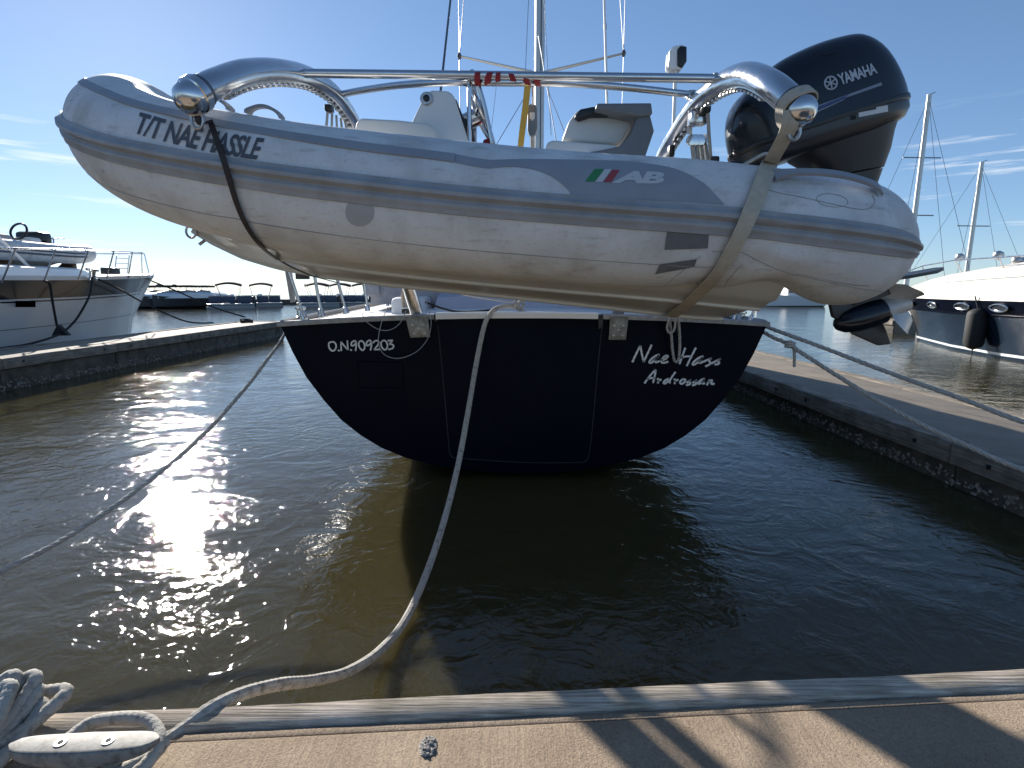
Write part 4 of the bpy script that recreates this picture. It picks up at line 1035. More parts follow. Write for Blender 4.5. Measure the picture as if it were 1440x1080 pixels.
# tackles
def ribbon(pts, w, th, side=None):
    """flat webbing along pts; pts = list of (point, normal)"""
    rg = []
    for i, (p, nn) in enumerate(pts):
        t = (pts[min(i+1, len(pts)-1)][0]-pts[max(i-1, 0)][0]).normalized(); sd = t.cross(nn).normalized()
        rg.append([p-sd*w/2, p+sd*w/2, p+sd*w/2+nn*th, p-sd*w/2+nn*th])
    return MB().rings(rg)
ns = Vector((0, -1, 0))
b = ribbon([(p, ns) for p in spline([at(742, 121, 2.7), at(739, 150, 2.75), at(735, 180, 2.82), at(731, 215, 2.9)], 5)], .03, .003)
tag(b.build('webbing_strap', M['yellow']), 'yellow webbing strap hanging from the cross tubes', 'strap')
tk = empty('tackle_block', at(748, 180, 2.8), 'grey pulley block hanging below the red lashing', 'pulley block')
b = MB(); b.prism([at(x, y, 2.80) for x, y in ((742, 150), (745, 146), (752, 146), (755, 150), (756, 180), (753, 190), (745, 191), (742, 182))], (0, .03, 0), .005); b.build('cheek', M['grpgrey'], tk, 40)
b = MB(); b.prism([at(x, y, 2.797) for x, y in ((745, 158), (752, 158), (752, 166), (748.5, 170), (745, 166))], (0, .004, 0), .001); b.build('badge', M['labelwhite'], tk, 40)
b = MB(); b.tube([at(749, 121, 2.72), at(750, 136, 2.78), at(749, 148, 2.8)], .006, 6); b.build('shackle', M['steel'], tk)
b = MB(); b.tube([at(749, 190, 2.8), at(749, 215, 2.86)], .012, 8); b.build('fall', M['ropewhite'], tk)
tk2 = empty('tackle_block', at(985, 205, 2.95), 'bright four sheave tackle hanging inside the right davit arm', 'pulley block')
b = MB(); b.box(tuple(at(969, 171, 2.95)-Vector((0, .03, .02))), tuple(at(993, 163, 2.95)+Vector((0, .03, .02))), .012); b.build('top_block', M['chrome'], tk2)
b = MB(); b.box(tuple(at(966, 189, 2.98)-Vector((0, .004, 0))), tuple(at(975, 155, 2.98)+Vector((0, .004, 0))), .004); b.build('hook_plate', M['labelwhite'], tk2)
for k in range(4):
    x0, x1 = 972+k*6, 977+k*6.5
    b = MB(); b.tube([at(x0, 190, 2.9+k*.02), at(x1, 238, 2.9+k*.02)], .011, 8); b.build('fall', M['ropewhite' if k != 2 else 'ropegrey'], tk2)
    c = at(x0+.5, 197, 2.88+k*.02); b = MB(); b.lathe(c-Vector((0, .012, 0)), c+Vector((0, 1, 0)), [(0, .01), (.002, .026), (.01, .026), (.012, .018), (.02, .026), (.024, .01)], 18); b.build('sheave', M['chrome'], tk2)
b = MB(); b.tube([at(995, 150, 2.9), at(997, 190, 2.9), at(1001, 240, 2.9)], .009, 8); b.build('fall', M['ropegrey'], tk2)
b = MB(); b.box(tuple(at(985, 160, 2.9)-Vector((0, .02, .0))), tuple(at(1000, 142, 2.9)+Vector((0, .03, .0))), .014); b.build('cam_cleat', M['black'], tk2)
b = MB(); b.box(tuple(at(939, 221, 3.3)-Vector((0, .02, .0))), tuple(at(949, 204, 3.3)+Vector((0, .03, .0))), .014); b.build('cam_cleat', M['black'], tk2)
b = MB(); b.box(tuple(at(998, 238, 2.9)-Vector((0, .02, .0))), tuple(at(1011, 220, 2.9)+Vector((0, .03, .0))), .01); b.build('lower_block', M['cowlgrey'], tk2)
b = MB(); b.tube([at(979, 150, 2.93), at(983, 160, 2.93), at(985, 172, 2.93), at(975, 178, 2.93)], .005, 6); b.build('hook', M['steel'], tk2)
tk3 = empty('tackle_block', at(465, 165, 3.1), 'small dark tackle hanging inside the left davit arm', 'pulley block')
b = MB(); b.box(tuple(at(458, 158, 3.1)-Vector((0, .03, 0))), tuple(at(468, 148, 3.1)+Vector((0, .03, 0))), .01); b.build('cheek', M['black'], tk3)
for k in range(5):
    b = MB(); b.tube([at(461+k*6, 155+k*4, 3.1), at(459+k*7.5, 178+k*3, 3.05)], .007, 6); b.build('fall', M['ropegrey'], tk3)
# lifting straps, hugging the tube and then the hull
def hug(pxs, n, off, tail):
    P_ = resample(spline([(x, y, 0) for x, y in pxs], 12), n); out = []
    for p in P_:
        r_ = ray(p.x, p.y).normalized(); best = None
        for bv in (tube_bvh, hull_bvh, strake_bvh):
            h = bv.ray_cast(Vector((0, 0, EYE)), r_)
            if h[0] is not None and (best is None or h[3] < best[3]): best = h
        if best: 
            nn = best[1] if best[1].dot(r_) < 0 else -best[1]
            out.append((best[0]+nn*off, nn))
    # smooth positions a little so the webbing bridges hollows
    for _ in range(6):
        q = out[:]
        for i in range(1, len(out)-1): q[i] = ((out[i-1][0]+out[i][0]*2+out[i+1][0])/4, (out[i-1][1]+out[i][1]+out[i+1][1]).normalized())
        out = q
    return out
capL = SL[0]+Vector((.01, -.02, -.09)); 
hl = hug([(299, 176), (316, 222), (334, 278), (350, 315), (372, 345), (405, 368), (440, 384)], 50, .014, None)
lead = [(p, Vector((0, -1, 0.05)).normalized()) for p in spline([SL[0]+Vector((0, -.01, -.06)), SL[0]+Vector((.012, -.02, -.10)), hl[0][0]], 4)[:-1]]
b = ribbon(lead+hl+[(hl[-1][0]+Vector((.05, .25, -.03)), hl[-1][1])], .020, .004)
tag(b.build('lifting_strap', M['strapdark'], None, 50), 'dark lifting strap under the bow of the dinghy', 'strap', 'dinghy lifting straps')
hr = hug([(1096, 196), (1086, 222), (1070, 258), (1056, 292), (1040, 325), (1020, 360), (1000, 388), (975, 415), (945, 440)], 60, .016, None)
lead = [(p, Vector((0, -1, 0.05)).normalized()) for p in spline([SR[0]+Vector((-.03, -.04, -.03)), SR[0]+Vector((-.03, -.03, -.09)), hr[0][0]], 4)[:-1]]
b = ribbon(lead+hr+[(hr[-1][0]+Vector((-.05, .25, 0)), hr[-1][1])], .060, .005)
tag(b.build('lifting_strap', M['strapbeige'], None, 50), 'wide beige lifting strap cinched round the dinghy stern', 'strap', 'dinghy lifting straps')
# strap collar folded over the right davit end
T_, N_, B_ = frames(SR[:8])
rg = []
for k in range(36):
    a = 2*math.pi*k/36; rr = .066+.004*math.sin(a*3); c = SR[0]-(SR[0]-SR[2]).normalized()*(-.004)
    e = N_[0]*math.cos(a)+B_[0]*math.sin(a); drop = Vector((0, 0, -.03))*max(0, -e.z)
    rg.append([c+e*(rr-.006)+drop-T_[0]*.026, c+e*rr+drop-T_[0]*.023, c+e*rr+drop+T_[0]*.014, c+e*(rr-.006)+drop+T_[0]*.017])
b = MB(); b.rings(rg+[rg[0]], cap0=False, cap1=False); tag(b.build('strap_collar', M['strapbeige'], None, 50), 'beige webbing collar wrapped round the right davit end', 'strap')
for S0, lab in ((SL, 'steel shackle under the end of the left davit'), (SR, 'steel shackle under the end of the right davit')):
    c = S0[0]+Vector((.0, -.015, -.088)); b = MB(); b.tube([c+Vector((math.cos(a)*.02, 0, math.sin(a)*.03)) for a in [2*math.pi*k/20 for k in range(20)]], .006, 8, closed=True); b.tube([c+Vector((-.026, 0, .014)), c+Vector((.026, 0, .014))], .007, 8); tag(b.build('shackle', M['steel']), lab, 'shackle')
# loose ends hanging at the stern below the strap
b = MB(); b.rope(spline([at(941, 446, 4.1), at(944, 470, 4.12), at(946, 495, 4.13), at(949, 508, 4.13), at(954, 506, 4.13), at(956, 485, 4.12), at(955, 462, 4.11), at(954, 446, 4.1)], 8), .011)
tag(b.build('hanging_rope', M['ropegrey']), 'loop of grey rope hanging over the name lettering', 'rope')
b = MB(); b.rope(spline([at(942, 447, 4.08), at(938, 460, 4.08), at(941, 468, 4.08), at(948, 464, 4.08), at(950, 447, 4.08)], 8), .009)
tag(b.build('rope_knot', M['ropegrey']), 'small rope knot under the aft end of the beige strap', 'rope')
b = MB(); b.tube(spline([at(571, 437, 4.15), at(562, 455, 4.14), at(548, 464, 4.14), at(532, 463, 4.14), at(515, 452, 4.14), at(509, 440, 4.16)], 8), .003, 6); b.tube(spline([at(545, 432, 4.3), at(537, 452, 4.15), at(532, 480, 4.13), at(540, 498, 4.13), at(560, 504, 4.13), at(585, 495, 4.13), at(602, 475, 4.13), at(606, 450, 4.13), at(598, 420, 4.3)], 8), .003, 6)
tag(b.build('loose_cable', M['canvas']), 'thin pale cable looping down beside the registration number', 'cable')

# ================================================================== MOORING LINES
b = MB(); P_ = spline([at(228, 1046, 1.12), at(262, 1022, 1.17), at(300, 994, 1.22), at(345, 974, 1.30), at(395, 962, 1.42), at(440, 957, 1.55), at(490, 944, 1.72), at(535, 914, 1.98), at(572, 868, 2.25), at(604, 795, 2.6), at(628, 720, 2.95), at(645, 650, 3.28), at(658, 580, 3.58), at(670, 510, 3.85), at(680, 462, 4.06), at(688, 443, 4.15), at(700, 433, 4.24), at(722, 431, 4.34), at(738, 440, 4.5)], 8)
P_ = [p+Vector((0, 0, 0)) for p in P_]
b.braid(P_, .0175, step=.0035); tag(b.build('mooring_rope', M['ropegrey']), 'thick pale mooring rope curving from the dock cleat up to the sailboat transom', 'rope')
kn = at(730, 428, 4.32); b = MB(); b.tube([kn+Vector((math.cos(a)*.035, math.sin(a)*.02, math.sin(a*1.5)*.025)) for a in [k*.35 for k in range(60)]], .01, 6); tag(b.build('rope_knot', M['ropegrey']), 'rope knot on the stern rail where the thick rope ends', 'rope')
b = MB(); b.tube(spline([at(598, 425, 4.3), at(640, 438, 4.28), at(690, 436, 4.3), at(715, 430, 4.32)], 6), .008, 6); tag(b.build('dark_line', M['ropedark']), 'thin black line tied along the stern rail to the knot', 'rope')
b = MB(); b.tube(spline([at(612, 404, 4.5), at(660, 416, 4.45), at(710, 424, 4.36), at(728, 426, 4.32)], 6), .006, 6); tag(b.build('thin_line', M['ropewhite']), 'thin pale line slanting down behind the dinghy to the knot', 'rope')
b = MB(); b.rope(spline([Vector((-3.7, .92, DZ+.02)), Vector((-3.1, 1.35, .52)), at(-60, 838, 2.0), at(0, 805, 2.15), at(90, 758, 2.4), at(190, 691, 2.75), at(280, 617, 3.2), at(345, 546, 3.7), at(380, 500, 4.1), at(397, 476, 4.4), at(410, 452, 4.6)], 8), .0135, .11); tag(b.build('mooring_rope', M['ropewhite']), 'laid rope from the left quarter running out over the open water', 'rope')
b = MB(); b.rope(spline([at(1062, 452, 4.45), at(1082, 461, 4.35), at(1150, 486, 4.05), at(1250, 524, 3.7), at(1350, 560, 3.4), at(1470, 604, 3.1), Vector((3.9, 2.4, .42)), Vector((4.2, 2.1, .37))], 8), .0165, .13); tag(b.build('mooring_rope', M['ropewhite']), 'upper of the two laid ropes crossing the right finger dock', 'rope', None)
b = MB(); b.rope(spline([at(1072, 466, 4.3), at(1090, 476, 4.22), at(1108, 484, 4.12), at(1180, 530, 3.85), at(1260, 578, 3.6), at(1350, 622, 3.35), at(1475, 672, 3.05), Vector((3.6, 2.3, .40)), Vector((3.75, 2.0, .37))], 8), .0165, .13); tag(b.build('mooring_rope', M['ropewhite']), 'lower of the two laid ropes, knotted near the sailboat corner', 'rope', None)
kn = at(1111, 485, 4.11); b = MB(); b.tube([kn+Vector((math.cos(a)*.03, math.sin(a)*.03, -.02+a*.0028)) for a in [k*.4 for k in range(44)]], .011, 6); b.rope(spline([kn+Vector((.02, -.02, 0)), at(1117, 500, 4.08), at(1117, 516, 4.08)], 6), .012); tag(b.build('rope_knot', M['ropewhite']), 'hitch with a hanging tail on the lower right mooring rope', 'rope')

# cleat on the dock
cl = empty('dock_cleat', gz(120, 1062, DZ), 'grey metal dock cleat with two bolts and rope round it', 'cleat')
A = gz(14, 1052, DZ+.085); Bc = gz(224, 1043, DZ+.085)
cdir = (Bc-A); Lc = cdir.length; cdir.normalize(); cs = Vector((-cdir.y, cdir.x, 0))
rg = []
for i in range(25):
    t = i/24; x = 2*t-1; w = .026*(1-abs(x)**6)**.5*(1-.2*abs(x))+.003; h0 = -.026*(1-abs(x)**3)+.004*abs(x)-.006; h1 = .008+.002*abs(x)**2
    c = A+cdir*Lc*t
    rg.append([c+cs*w*1.1*math.copysign(abs(math.cos(a))**.32, math.cos(a))+Vector((0, 0, lerp(h0, h1, .5+.5*math.copysign(abs(math.sin(a))**.32, math.sin(a))))) for a in [2*math.pi*k/20 for k in range(20)]])
b = MB(); b.rings(rg); b.build('horn', M['cleat'], cl, 40)
for t in (.36, .66):
    c = A+cdir*Lc*t; b = MB(); b.rings([[c+cdir*math.cos(a)*.022*k+cs*math.sin(a)*.02*k+Vector((0, 0, z)) for a in [2*math.pi*j/16 for j in range(16)]] for k, z in ((1, -.01), (.85, -.035), (1.0, -.06), (1.3, -.0845))]); b.build('leg', M['cleat'], cl, 40)
    c = A+cdir*Lc*(t-.02 if t < .5 else t); c.z += .0085
    b = MB(); b.lathe(c, c+Vector((0, 0, 1)), [(0, .0125), (.0012, .0125), (.0012, .009)], 20); bo = b.build('bolt_seat', M['steel'], cl, 30)
    b = MB(); b.lathe(c+Vector((0, 0, .0013)), c+Vector((0, 0, 1)), [(0, .0055), (.0006, .0055)], 6); b.build('socket_hole', M['cutout'], bo, 30)
b = MB(); c = (A+Bc)/2; b.prism([Vector((p.x, p.y, DZ)) for p in (c-cdir*.075-cs*.035, c+cdir*.09-cs*.035, c+cdir*.09+cs*.035, c-cdir*.075+cs*.035)], (0, 0, .007), .002); b.build('base_plate', M['cleat'], cl, 30)
# turns of rope round the cleat
rr = .014
def gp(px, py, z): return gz(px, py, DZ+z)
b = MB(); b.braid(spline([gp(90, 1045, .03), gp(125, 1018, .035), gp(165, 1010, .05), gp(205, 1012, .055), gp(222, 1028, .05), gp(222, 1050, .045), gp(205, 1075, .03), gp(175, 1100, .02)], 10), rr)
b.braid(spline([gp(232, 1042, .04), gp(215, 1062, .03), gp(180, 1080, .025), gp(130, 1105, .02)], 8), rr)
b.braid(spline([gp(150, 1062, .02), gp(110, 1085, .02), gp(70, 1110, .02)], 8), rr)
tag(b.build('cleat_hitch', M['ropegrey'], None, 60), 'turns of thick rope belayed round the dock cleat', 'rope')
# coil beside it: a fan of hairpin bights
b = MB()
def bight(base, tip, ret, z0, z1, w):
    (bx, by), (tx, ty), (rx_, ry_) = base, tip, ret
    P_ = [gp(bx, by, z0), gp(lerp(bx, tx, .5)-4, lerp(by, ty, .5), lerp(z0, z1, .6)), gp(tx-w, ty+4, z1), gp(tx, ty, z1+.004), gp(tx+1, ty+7, z1), gp(lerp(tx, rx_, .5)+6, lerp(ty, ry_, .5)+3, lerp(z0, z1, .4)), gp(rx_, ry_, z0)]
    b.braid(spline(P_, 8), .0155)
bight((-60, 1000), (18, 950), (-30, 1040), .06, .11, 9)
bight((-40, 1030), (47, 951), (-10, 1035), .05, .095, 12)
bight((-40, 1050), (49, 969), (-20, 1060), .03, .075, 10)
bight((-30, 1075), (56, 990), (-10, 1080), .02, .05, 9)
bight((-60, 1060), (12, 965), (-50, 1085), .08, .13, 8)
tag(b.build('rope_coil', M['ropegrey'], None, 60), 'fanned coil of thick grey rope lying on the dock edge', 'rope')
b = MB(); b.braid(spline([gp(-50, 1092, .02), gp(-5, 1052, .03), gp(40, 1022, .04), gp(78, 990, .055), gp(92, 975, .06), gp(88, 970, .06), gp(70, 972, .055), gp(40, 975, .045), gp(20, 985, .03)], 8), rr*1.1)
tag(b.build('rope_bight', M['ropegrey'], None, 60), 'loose bight of rope beside the coil, nearest the cleat', 'rope')

# ================================================================== LEFT MOTOR YACHT
YX = -12.2
ly = empty('motor_yacht', (YX, 8, 0), 'white motor yacht with dark sheer band moored beyond the left finger dock', 'yacht')
stn = [(1, 2.2, 2.1, 1.66), (8, 2.3, 2.15, 1.70), (11, 2.28, 2.0, 1.74), (13, 2.12, 1.65, 1.78), (15, 1.72, 1.08, 1.85), (16.5, 1.2, .52, 1.91), (17.5, .72, .16, 1.95), (18.2, .34, .03, 1.98), (18.75, .02, .01, 2.0)]
def stem(Y): return max(-.3, (Y-16.9)*1.08) if Y > 16.6 else -.3
L2 = []
for i in range(len(stn)-1):
    for k in range(4): L2.append(tuple(lerp(stn[i][j], stn[i+1][j], k/4) for j in range(4)))
L2.append(stn[-1])
def yacht_rows(cx, L_, zf, stemf, ks):
    out = []
    for Y, hb, hw, zt in L_:
        zb = min(stemf(Y), zt-.03); z0 = zb
        row = []
        for k in ks:
            z = lerp(zb, zt, k); w = lerp(hw, hb, k**1.6)*(1 if zb <= -.25 else 1)
            if zb > -.25: w *= min(1, (k+.02)**.5)
            row.append((w, z))
        out.append([Vector((cx-w, Y, z)) for w, z in reversed(row)]+[Vector((cx+w, Y, z)) for w, z in row])
    return out
ks1 = [0, .15, .3, .45, .6, .72, .80]; ks2 = [.80, .86, .93, 1.0]
b = MB(); b.rings(yacht_rows(YX, L2, None, stem, ks1), closed=False); b.build('hull', M['yhull'], ly, 50)
def side_band(cx, L_, stemf, k0, k1, off, m, nm, par):
    for sg in (-1, 1):
        rg = []
        for Y, hb, hw, zt in L_:
            zb = min(stemf(Y), zt-.03); q = []
            for k in (k0, (k0+k1)/2, k1):
                z = lerp(zb, zt, k); w = lerp(hw, hb, k**1.6)
                if zb > -.25: w *= min(1, (k+.02)**.5)
                q.append(Vector((cx+sg*(w+off), Y, z)))
            rg.append(q+[q[-1]-Vector((sg*.03, 0, 0)), q[0]-Vector((sg*.03, 0, 0))])
        MB().rings(rg).build(nm, M[m], par, 50)
side_band(YX, L2, stem, .80, 1.0, .004, 'lblack', 'sheer_band', ly)
side_band(YX, L2, stem, .765, .78, .006, 'lblack', 'pinstripe', ly)
side_band(YX, L2, stem, .5, .508, .004, 'wire', 'pinstripe', ly)
side_band(YX, L2, stem, .985, 1.03, .03, 'white', 'rub_rail', ly)
b = MB(); b.rings([[Vector((YX+hb*k/5, Y, zt+.02+.06*(1-(k/5)**2))) for k in range(-5, 6)] for Y, hb, hw, zt in L2], closed=False); b.build('deck', M['white'], ly)
# raised foredeck, house, raked window frame
b = MB(); b.rings([[Vector((YX+x*w, Y, z)) for x, z in ((-1, 1.7), (-.95, zt-.05), (-.8, zt), (.8, zt), (.95, zt-.05), (1, 1.7))] for Y, w, zt in ((1, 1.9, 2.05), (12, 1.85, 2.05), (14.2, 1.2, 2.08), (15.6, .5, 1.98))]); b.build('foredeck', M['white'], ly, 30)
b = MB(); b.rings([[Vector((YX+x*w, Y, z)) for x, z in ((-1, 1.9), (-.93, zt), (.93, zt), (1, 1.9))] for Y, w, zt in ((1, 1.9, 3.2), (9.2, 1.85, 3.2), (10.6, 1.75, 2.1))]); b.build('deckhouse', M['grp'], ly, 30)
b = MB(); b.prism([Vector((YX+1.93, y, z)) for y, z in ((3, 2.3), (9.0, 2.3), (8.6, 2.95), (3, 2.95))], (.01, 0, 0)); b.build('window', M['glass'], ly, 30)
b = MB(); b.tube([at(-12, 325, 11.6), at(52, 386, 12.4)], .045, 8, flat=.5); b.build('brace_strut', M['white'], ly)
def yY(px, k=1.0):
    Y = 12.
    for _ in range(30):
        hb = interp(Y, [(q[0], q[1]) for q in stn]); Y += .5*(-(YX+hb*k)*760/(720-px)*.985-Y)
    return Y
# rail
tops = []
for (x0, y0, x1, y1, Y) in ((-45, 400, -28, 348, 10.2), (2, 398, 22, 349, 11.3), (62, 395, 78, 350.5, 12.8), (110, 393, 124, 352, 14.7), (150, 392, 160, 353, 16.4), (180, 391.5, 186, 354.5, 17.6), (200, 391.5, 199, 355, 18.3), (211, 391, 203, 357, 18.7)):
    Y = min(yY(x0, .95), 18.55); B0, T0 = at(x0, y0, Y), at(x1, y1, Y); b = MB(); b.tube([B0, T0], .016, 8); b.build('stanchion', M['chrome'], ly); tops.append(T0)
b = MB(); b.tube(tops, .018, 8); b.build('hand_rail', M['chrome'], ly)
far = [Vector((2*YX-t.x, t.y, t.z)) for t in tops]
b = MB(); b.tube(far+[tops[-1]], .018, 8); b.build('hand_rail', M['chrome'], ly)
for q in far[2:]: b = MB(); b.tube([q, q-Vector((0, 0, .72))], .016, 8); b.build('stanchion', M['chrome'], ly)
# boarding ladder on the pulpit
for x0 in (160, 178): b = MB(); b.tube([at(x0, 392, 17.2), at(x0+4, 358, 17.2)], .015, 6); b.build('ladder_rail', M['chrome'], ly)
for k in range(4): b = MB(); b.tube([at(161+k, 384-k*7, 17.2), at(179+k, 385-k*7, 17.2)], .012, 6); b.build('ladder_rung', M['chrome'], ly)
b = MB(); b.box(tuple(at(152, 391, 16.8)-Vector((.08, .2, 0))), tuple(at(162, 376, 16.8)+Vector((.02, .2, 0))), .05); b.build('windlass', M['black'], ly)
b = MB(); b.lathe(at(130, 394, yY(130, .93)), at(130, 380, yY(130, .93)), [(0, .12), (.05, .12), (.07, .07), (.2, .07), (.22, .13), (.27, .13), (.3, .02)], 14); b.build('bollard', M['chrome'], ly)
b = MB(); b.prism([at(x, y, yY(41, .965)) for x, y in ((32, 423), (50, 423), (50, 432), (32, 432))], (-.5, 0, 0)); b.build('hull_port', M['glass'], ly, 30)
# cradle for the dinghy on the foredeck
for Y, w in ((12.6, .75), (14.6, .6)):
    b = MB(); b.prism([Vector((YX+x, Y, z)) for x, z in ((-w, 1.95), (-w, 2.25), (-w*.7, 2.3), (-w*.3, 2.12), (w*.3, 2.12), (w*.7, 2.3), (w, 2.25), (w, 1.95))], (0, .14, 0), .02); b.build('dinghy_cradle', M['teak'], ly, 30)
# fender board and lines on its bow
fb = [at(x, y, yY(84, 1.03)) for x, y in ((80, 457), (72, 472), (95, 472))]
b = MB(); b.prism(fb, (0, .12, 0), .01); tag(b.build('fender', M['rubber'], None, 30), 'black triangular fender hanging on the white yacht bow', 'fender')
for i, pts in enumerate((((62, 395, yY(62, 1.02)), (70, 400, yY(70, 1.03)), (74, 425, yY(76, 1.03)), (80, 458, yY(84, 1.03))), ((130, 390, yY(130, .95)), (126, 415, yY(126, 1.03)), (110, 445, yY(110, 1.03)), (95, 462, yY(92, 1.03)), (88, 466, yY(84, 1.03))), ((134, 391, yY(134, .95)), (165, 405, yY(165, 1.1)), (210, 430, 16), (262, 452, 16.6), (300, 454, 17.2)), ((213, 395, 18.6), (250, 410, 18.6), (300, 432, 18.3), (345, 446, 18.2)), ((85, 470, yY(84, 1.03)), (62, 478, 11.0), (30, 486, 10.4), (-20, 492, 9.9)))):
    b = MB(); b.tube(spline([at(*p) for p in pts], 8), .024, 6)
    tag(b.build('mooring_line', M['ropedark']), ['short dark line holding the triangular fender to the white yacht rail', 'dark line looping from the white yacht bollard down to the fender', 'dark line from the white yacht bollard across to the left finger dock', 'dark line from the white yacht stem to the end of the left finger dock', 'dark line running from the triangular fender out of the picture at left'][i], 'rope')
p = Vector((-8.6, 17.6, .46)); b = MB(); b.tube([p+Vector((math.cos(a)*.16, math.sin(a)*.2, .03+a*.006)) for a in [k*.5 for k in range(34)]], .03, 6); tag(b.build('rope_heap', M['ropedark']), 'dark heap of rope on the far end of the left finger dock', 'rope')

# dinghy on its foredeck
dg = empty('inflatable_dinghy', (YX, 12.6, 2.5), 'white inflatable dinghy stowed on the foredeck of the left motor yacht', 'dinghy')
pth = [(YX+.72, 9.9, 2.80), (YX+.74, 11.5, 2.80), (YX+.72, 12.9, 2.81), (YX+.52, 13.7, 2.88), (YX, 14.05, 2.93)]
pth = [Vector(p) for p in pth]; pth = pth+[Vector((2*YX-p.x, p.y, p.z)) for p in reversed(pth[:-1])]
def r2(u, L):
    d = min(u, 1-u)*L; return .235*(min(1, max(.05, d/.3))**.5)
S2 = resample(spline(pth, 12), 90); b = MB(); b.tube(S2, [r2(i/89, 9.) for i in range(90)], 20); b.build('tube', M['tube'], dg, 60)
for dz_ in (.02, -.06):
    b = MB(); q = []
    for i, p in enumerate(S2[3:-3]):
        o_ = Vector((p.x-YX, (p.y-12.6)*(1 if p.y > 13.2 else 0), 0)).normalized(); q.append(p+o_*.228+Vector((0, 0, dz_)))
    b.tube(q, .022, 6); b.build('stripe', M['letter'], dg)
b = MB(); b.rings([[Vector((YX+x*w, Y, z)) for x, z in ((-1, 2.75), (-.6, zk+.1), (0, zk), (.6, zk+.1), (1, 2.75))] for Y, w, zk in ((10, .7, 2.42), (12.6, .7, 2.42), (13.5, .45, 2.6), (13.8, .2, 2.78))]); b.build('hull', M['rhull'], dg, 30)
b = MB(); b.box((YX-.3, 12.3, 2.6), (YX+.3, 12.8, 3.2), .06); b.build('console', M['grp'], dg)
c = Vector((YX+.1, 12.2, 3.32)); b = MB(); b.tube([c+Vector((math.cos(a)*.2, math.sin(a)*.07, math.sin(a)*.19)) for a in [2*math.pi*k/24 for k in range(24)]], .026, 8, closed=True); b.build('steering_wheel', M['black'], dg)
b = MB(); b.box((YX-.3, 12.5, 3.0), (YX+.3, 12.95, 3.36), .08); b.build('instrument_cover', M['black'], dg)
b = MB(); b.box((YX-.4, 11.1, 2.7), (YX+.4, 11.7, 3.2), .1); b.build('seat', M['canvas'], dg)
for x in (-.3, .3): b = MB(); b.tube([Vector((YX+x, 12.9, 2.8)), Vector((YX+x*.9, 13.0, 3.22)), Vector((YX+x*.9, 13.35, 3.26))], .02, 6); b.build('step_rail', M['chrome'], dg)
b = MB(); b.tube([Vector((YX-.27, 13.35, 3.26)), Vector((YX+.27, 13.35, 3.26))], .02, 6); b.tube([Vector((YX-.27, 13.0, 3.22)), Vector((YX+.27, 13.0, 3.22))], .02, 6); b.build('step_rail', M['chrome'], dg)

dg.location.y += 1.5; dg.location.z -= .38
# ================================================================== RIGHT MOTOR YACHT
RX = 13.05
ry = empty('motor_yacht', (RX, 8, 0), 'navy hulled motor yacht with cream foredeck moored at far right', 'yacht')
stn = [(2, 2.3, 2.25, 1.25), (9, 2.4, 2.3, 1.27), (12, 2.35, 2.1, 1.28), (14, 2.1, 1.6, 1.29), (15.8, 1.55, .85, 1.30), (17, .95, .35, 1.31), (17.8, .45, .08, 1.32), (18.3, .03, .01, 1.33)]
L3 = []
for i in range(len(stn)-1):
    for k in range(4): L3.append(tuple(lerp(stn[i][j], stn[i+1][j], k/4) for j in range(4)))
L3.append(stn[-1])
def stem2(Y): return max(-.3, (Y-17.0)*.95) if Y > 16.7 else -.3
b = MB(); b.rings(yacht_rows(RX, L3, None, stem2, [0, .2, .4, .55, .7, .8, .9, 1]), closed=False); b.build('hull', M['ynavy'], ry, 50)
side_band(RX, L3, stem2, .235, .27, .006, 'white', 'boot_stripe', ry)
side_band(RX, L3, stem2, .78, .80, .02, 'navy', 'rub_rail', ry)
side_band(RX, L3, stem2, .81, 1.0, .012, 'navy', 'sheer_band', ry)
rings = []
for Y, hb, hw, zt in L3:
    cr = interp(Y, [(2, 1.35), (10, 1.2), (13, .98), (15.5, .72), (17.5, .34), (18.3, .05)])
    rings.append([Vector((RX+hb*math.sin(math.pi/2*k/9)*1.0, Y, zt+cr*(math.cos(math.pi/2*k/9)**.85))) for k in range(-9, 10)])
b = MB(); b.rings(rings, closed=False); b.build('foredeck', M['ydeck'], ry, 50)
# deck seams
for f_ in (.72, .88):
    b = MB(); b.tube([Vector((RX-hb*math.sin(math.pi/2*f_)-.004, Y, zt+interp(Y, [(2, 1.35), (10, 1.2), (13, .98), (15.5, .72), (17.5, .34), (18.3, .05)])*(math.cos(math.pi/2*f_)**.85)+.004)) for Y, hb, hw, zt in L3[2:-3]], .008, 5); b.build('deck_moulding', M['canvas'], ry)
def hull_pt(cx, L_, stemf, Y, k, sg):
    for a, c in zip(L_, L_[1:]):
        if a[0] <= Y <= c[0]:
            t = (Y-a[0])/(c[0]-a[0]); hb, hw, zt = (lerp(a[j], c[j], t) for j in (1, 2, 3)); break
    zb = min(stemf(Y), zt-.03); z = lerp(zb, zt, k); w = lerp(hw, hb, k**1.6)
    if zb > -.25: w *= min(1, (k+.02)**.5)
    return Vector((cx+sg*w, Y, z))
for Y in (15.9, 14.5, 13.2, 12.0, 10.6):
    p = hull_pt(RX, L3, stem2, Y, .905, -1); q1 = hull_pt(RX, L3, stem2, Y+.2, .905, -1); d = (q1-p).normalized(); upv = (hull_pt(RX, L3, stem2, Y, .95, -1)-p).normalized(); nn = d.cross(upv).normalized()
    if nn.x > 0: nn = -nn
    lp = [p+nn*.03+d*math.cos(a)*.25*(1 if abs(math.cos(a)) < .9 else 1.08)+upv*math.sin(a)*.085 for a in [2*math.pi*k/28 for k in range(28)]]
    b = MB(); b.tube(lp, .022, 8, closed=True); po = b.build('porthole', M['chrome'], ry)
    b = MB(); b.add([v-nn*.012 for v in lp], [tuple(range(28))]); b.build('pane', M['glass'], po, 0)
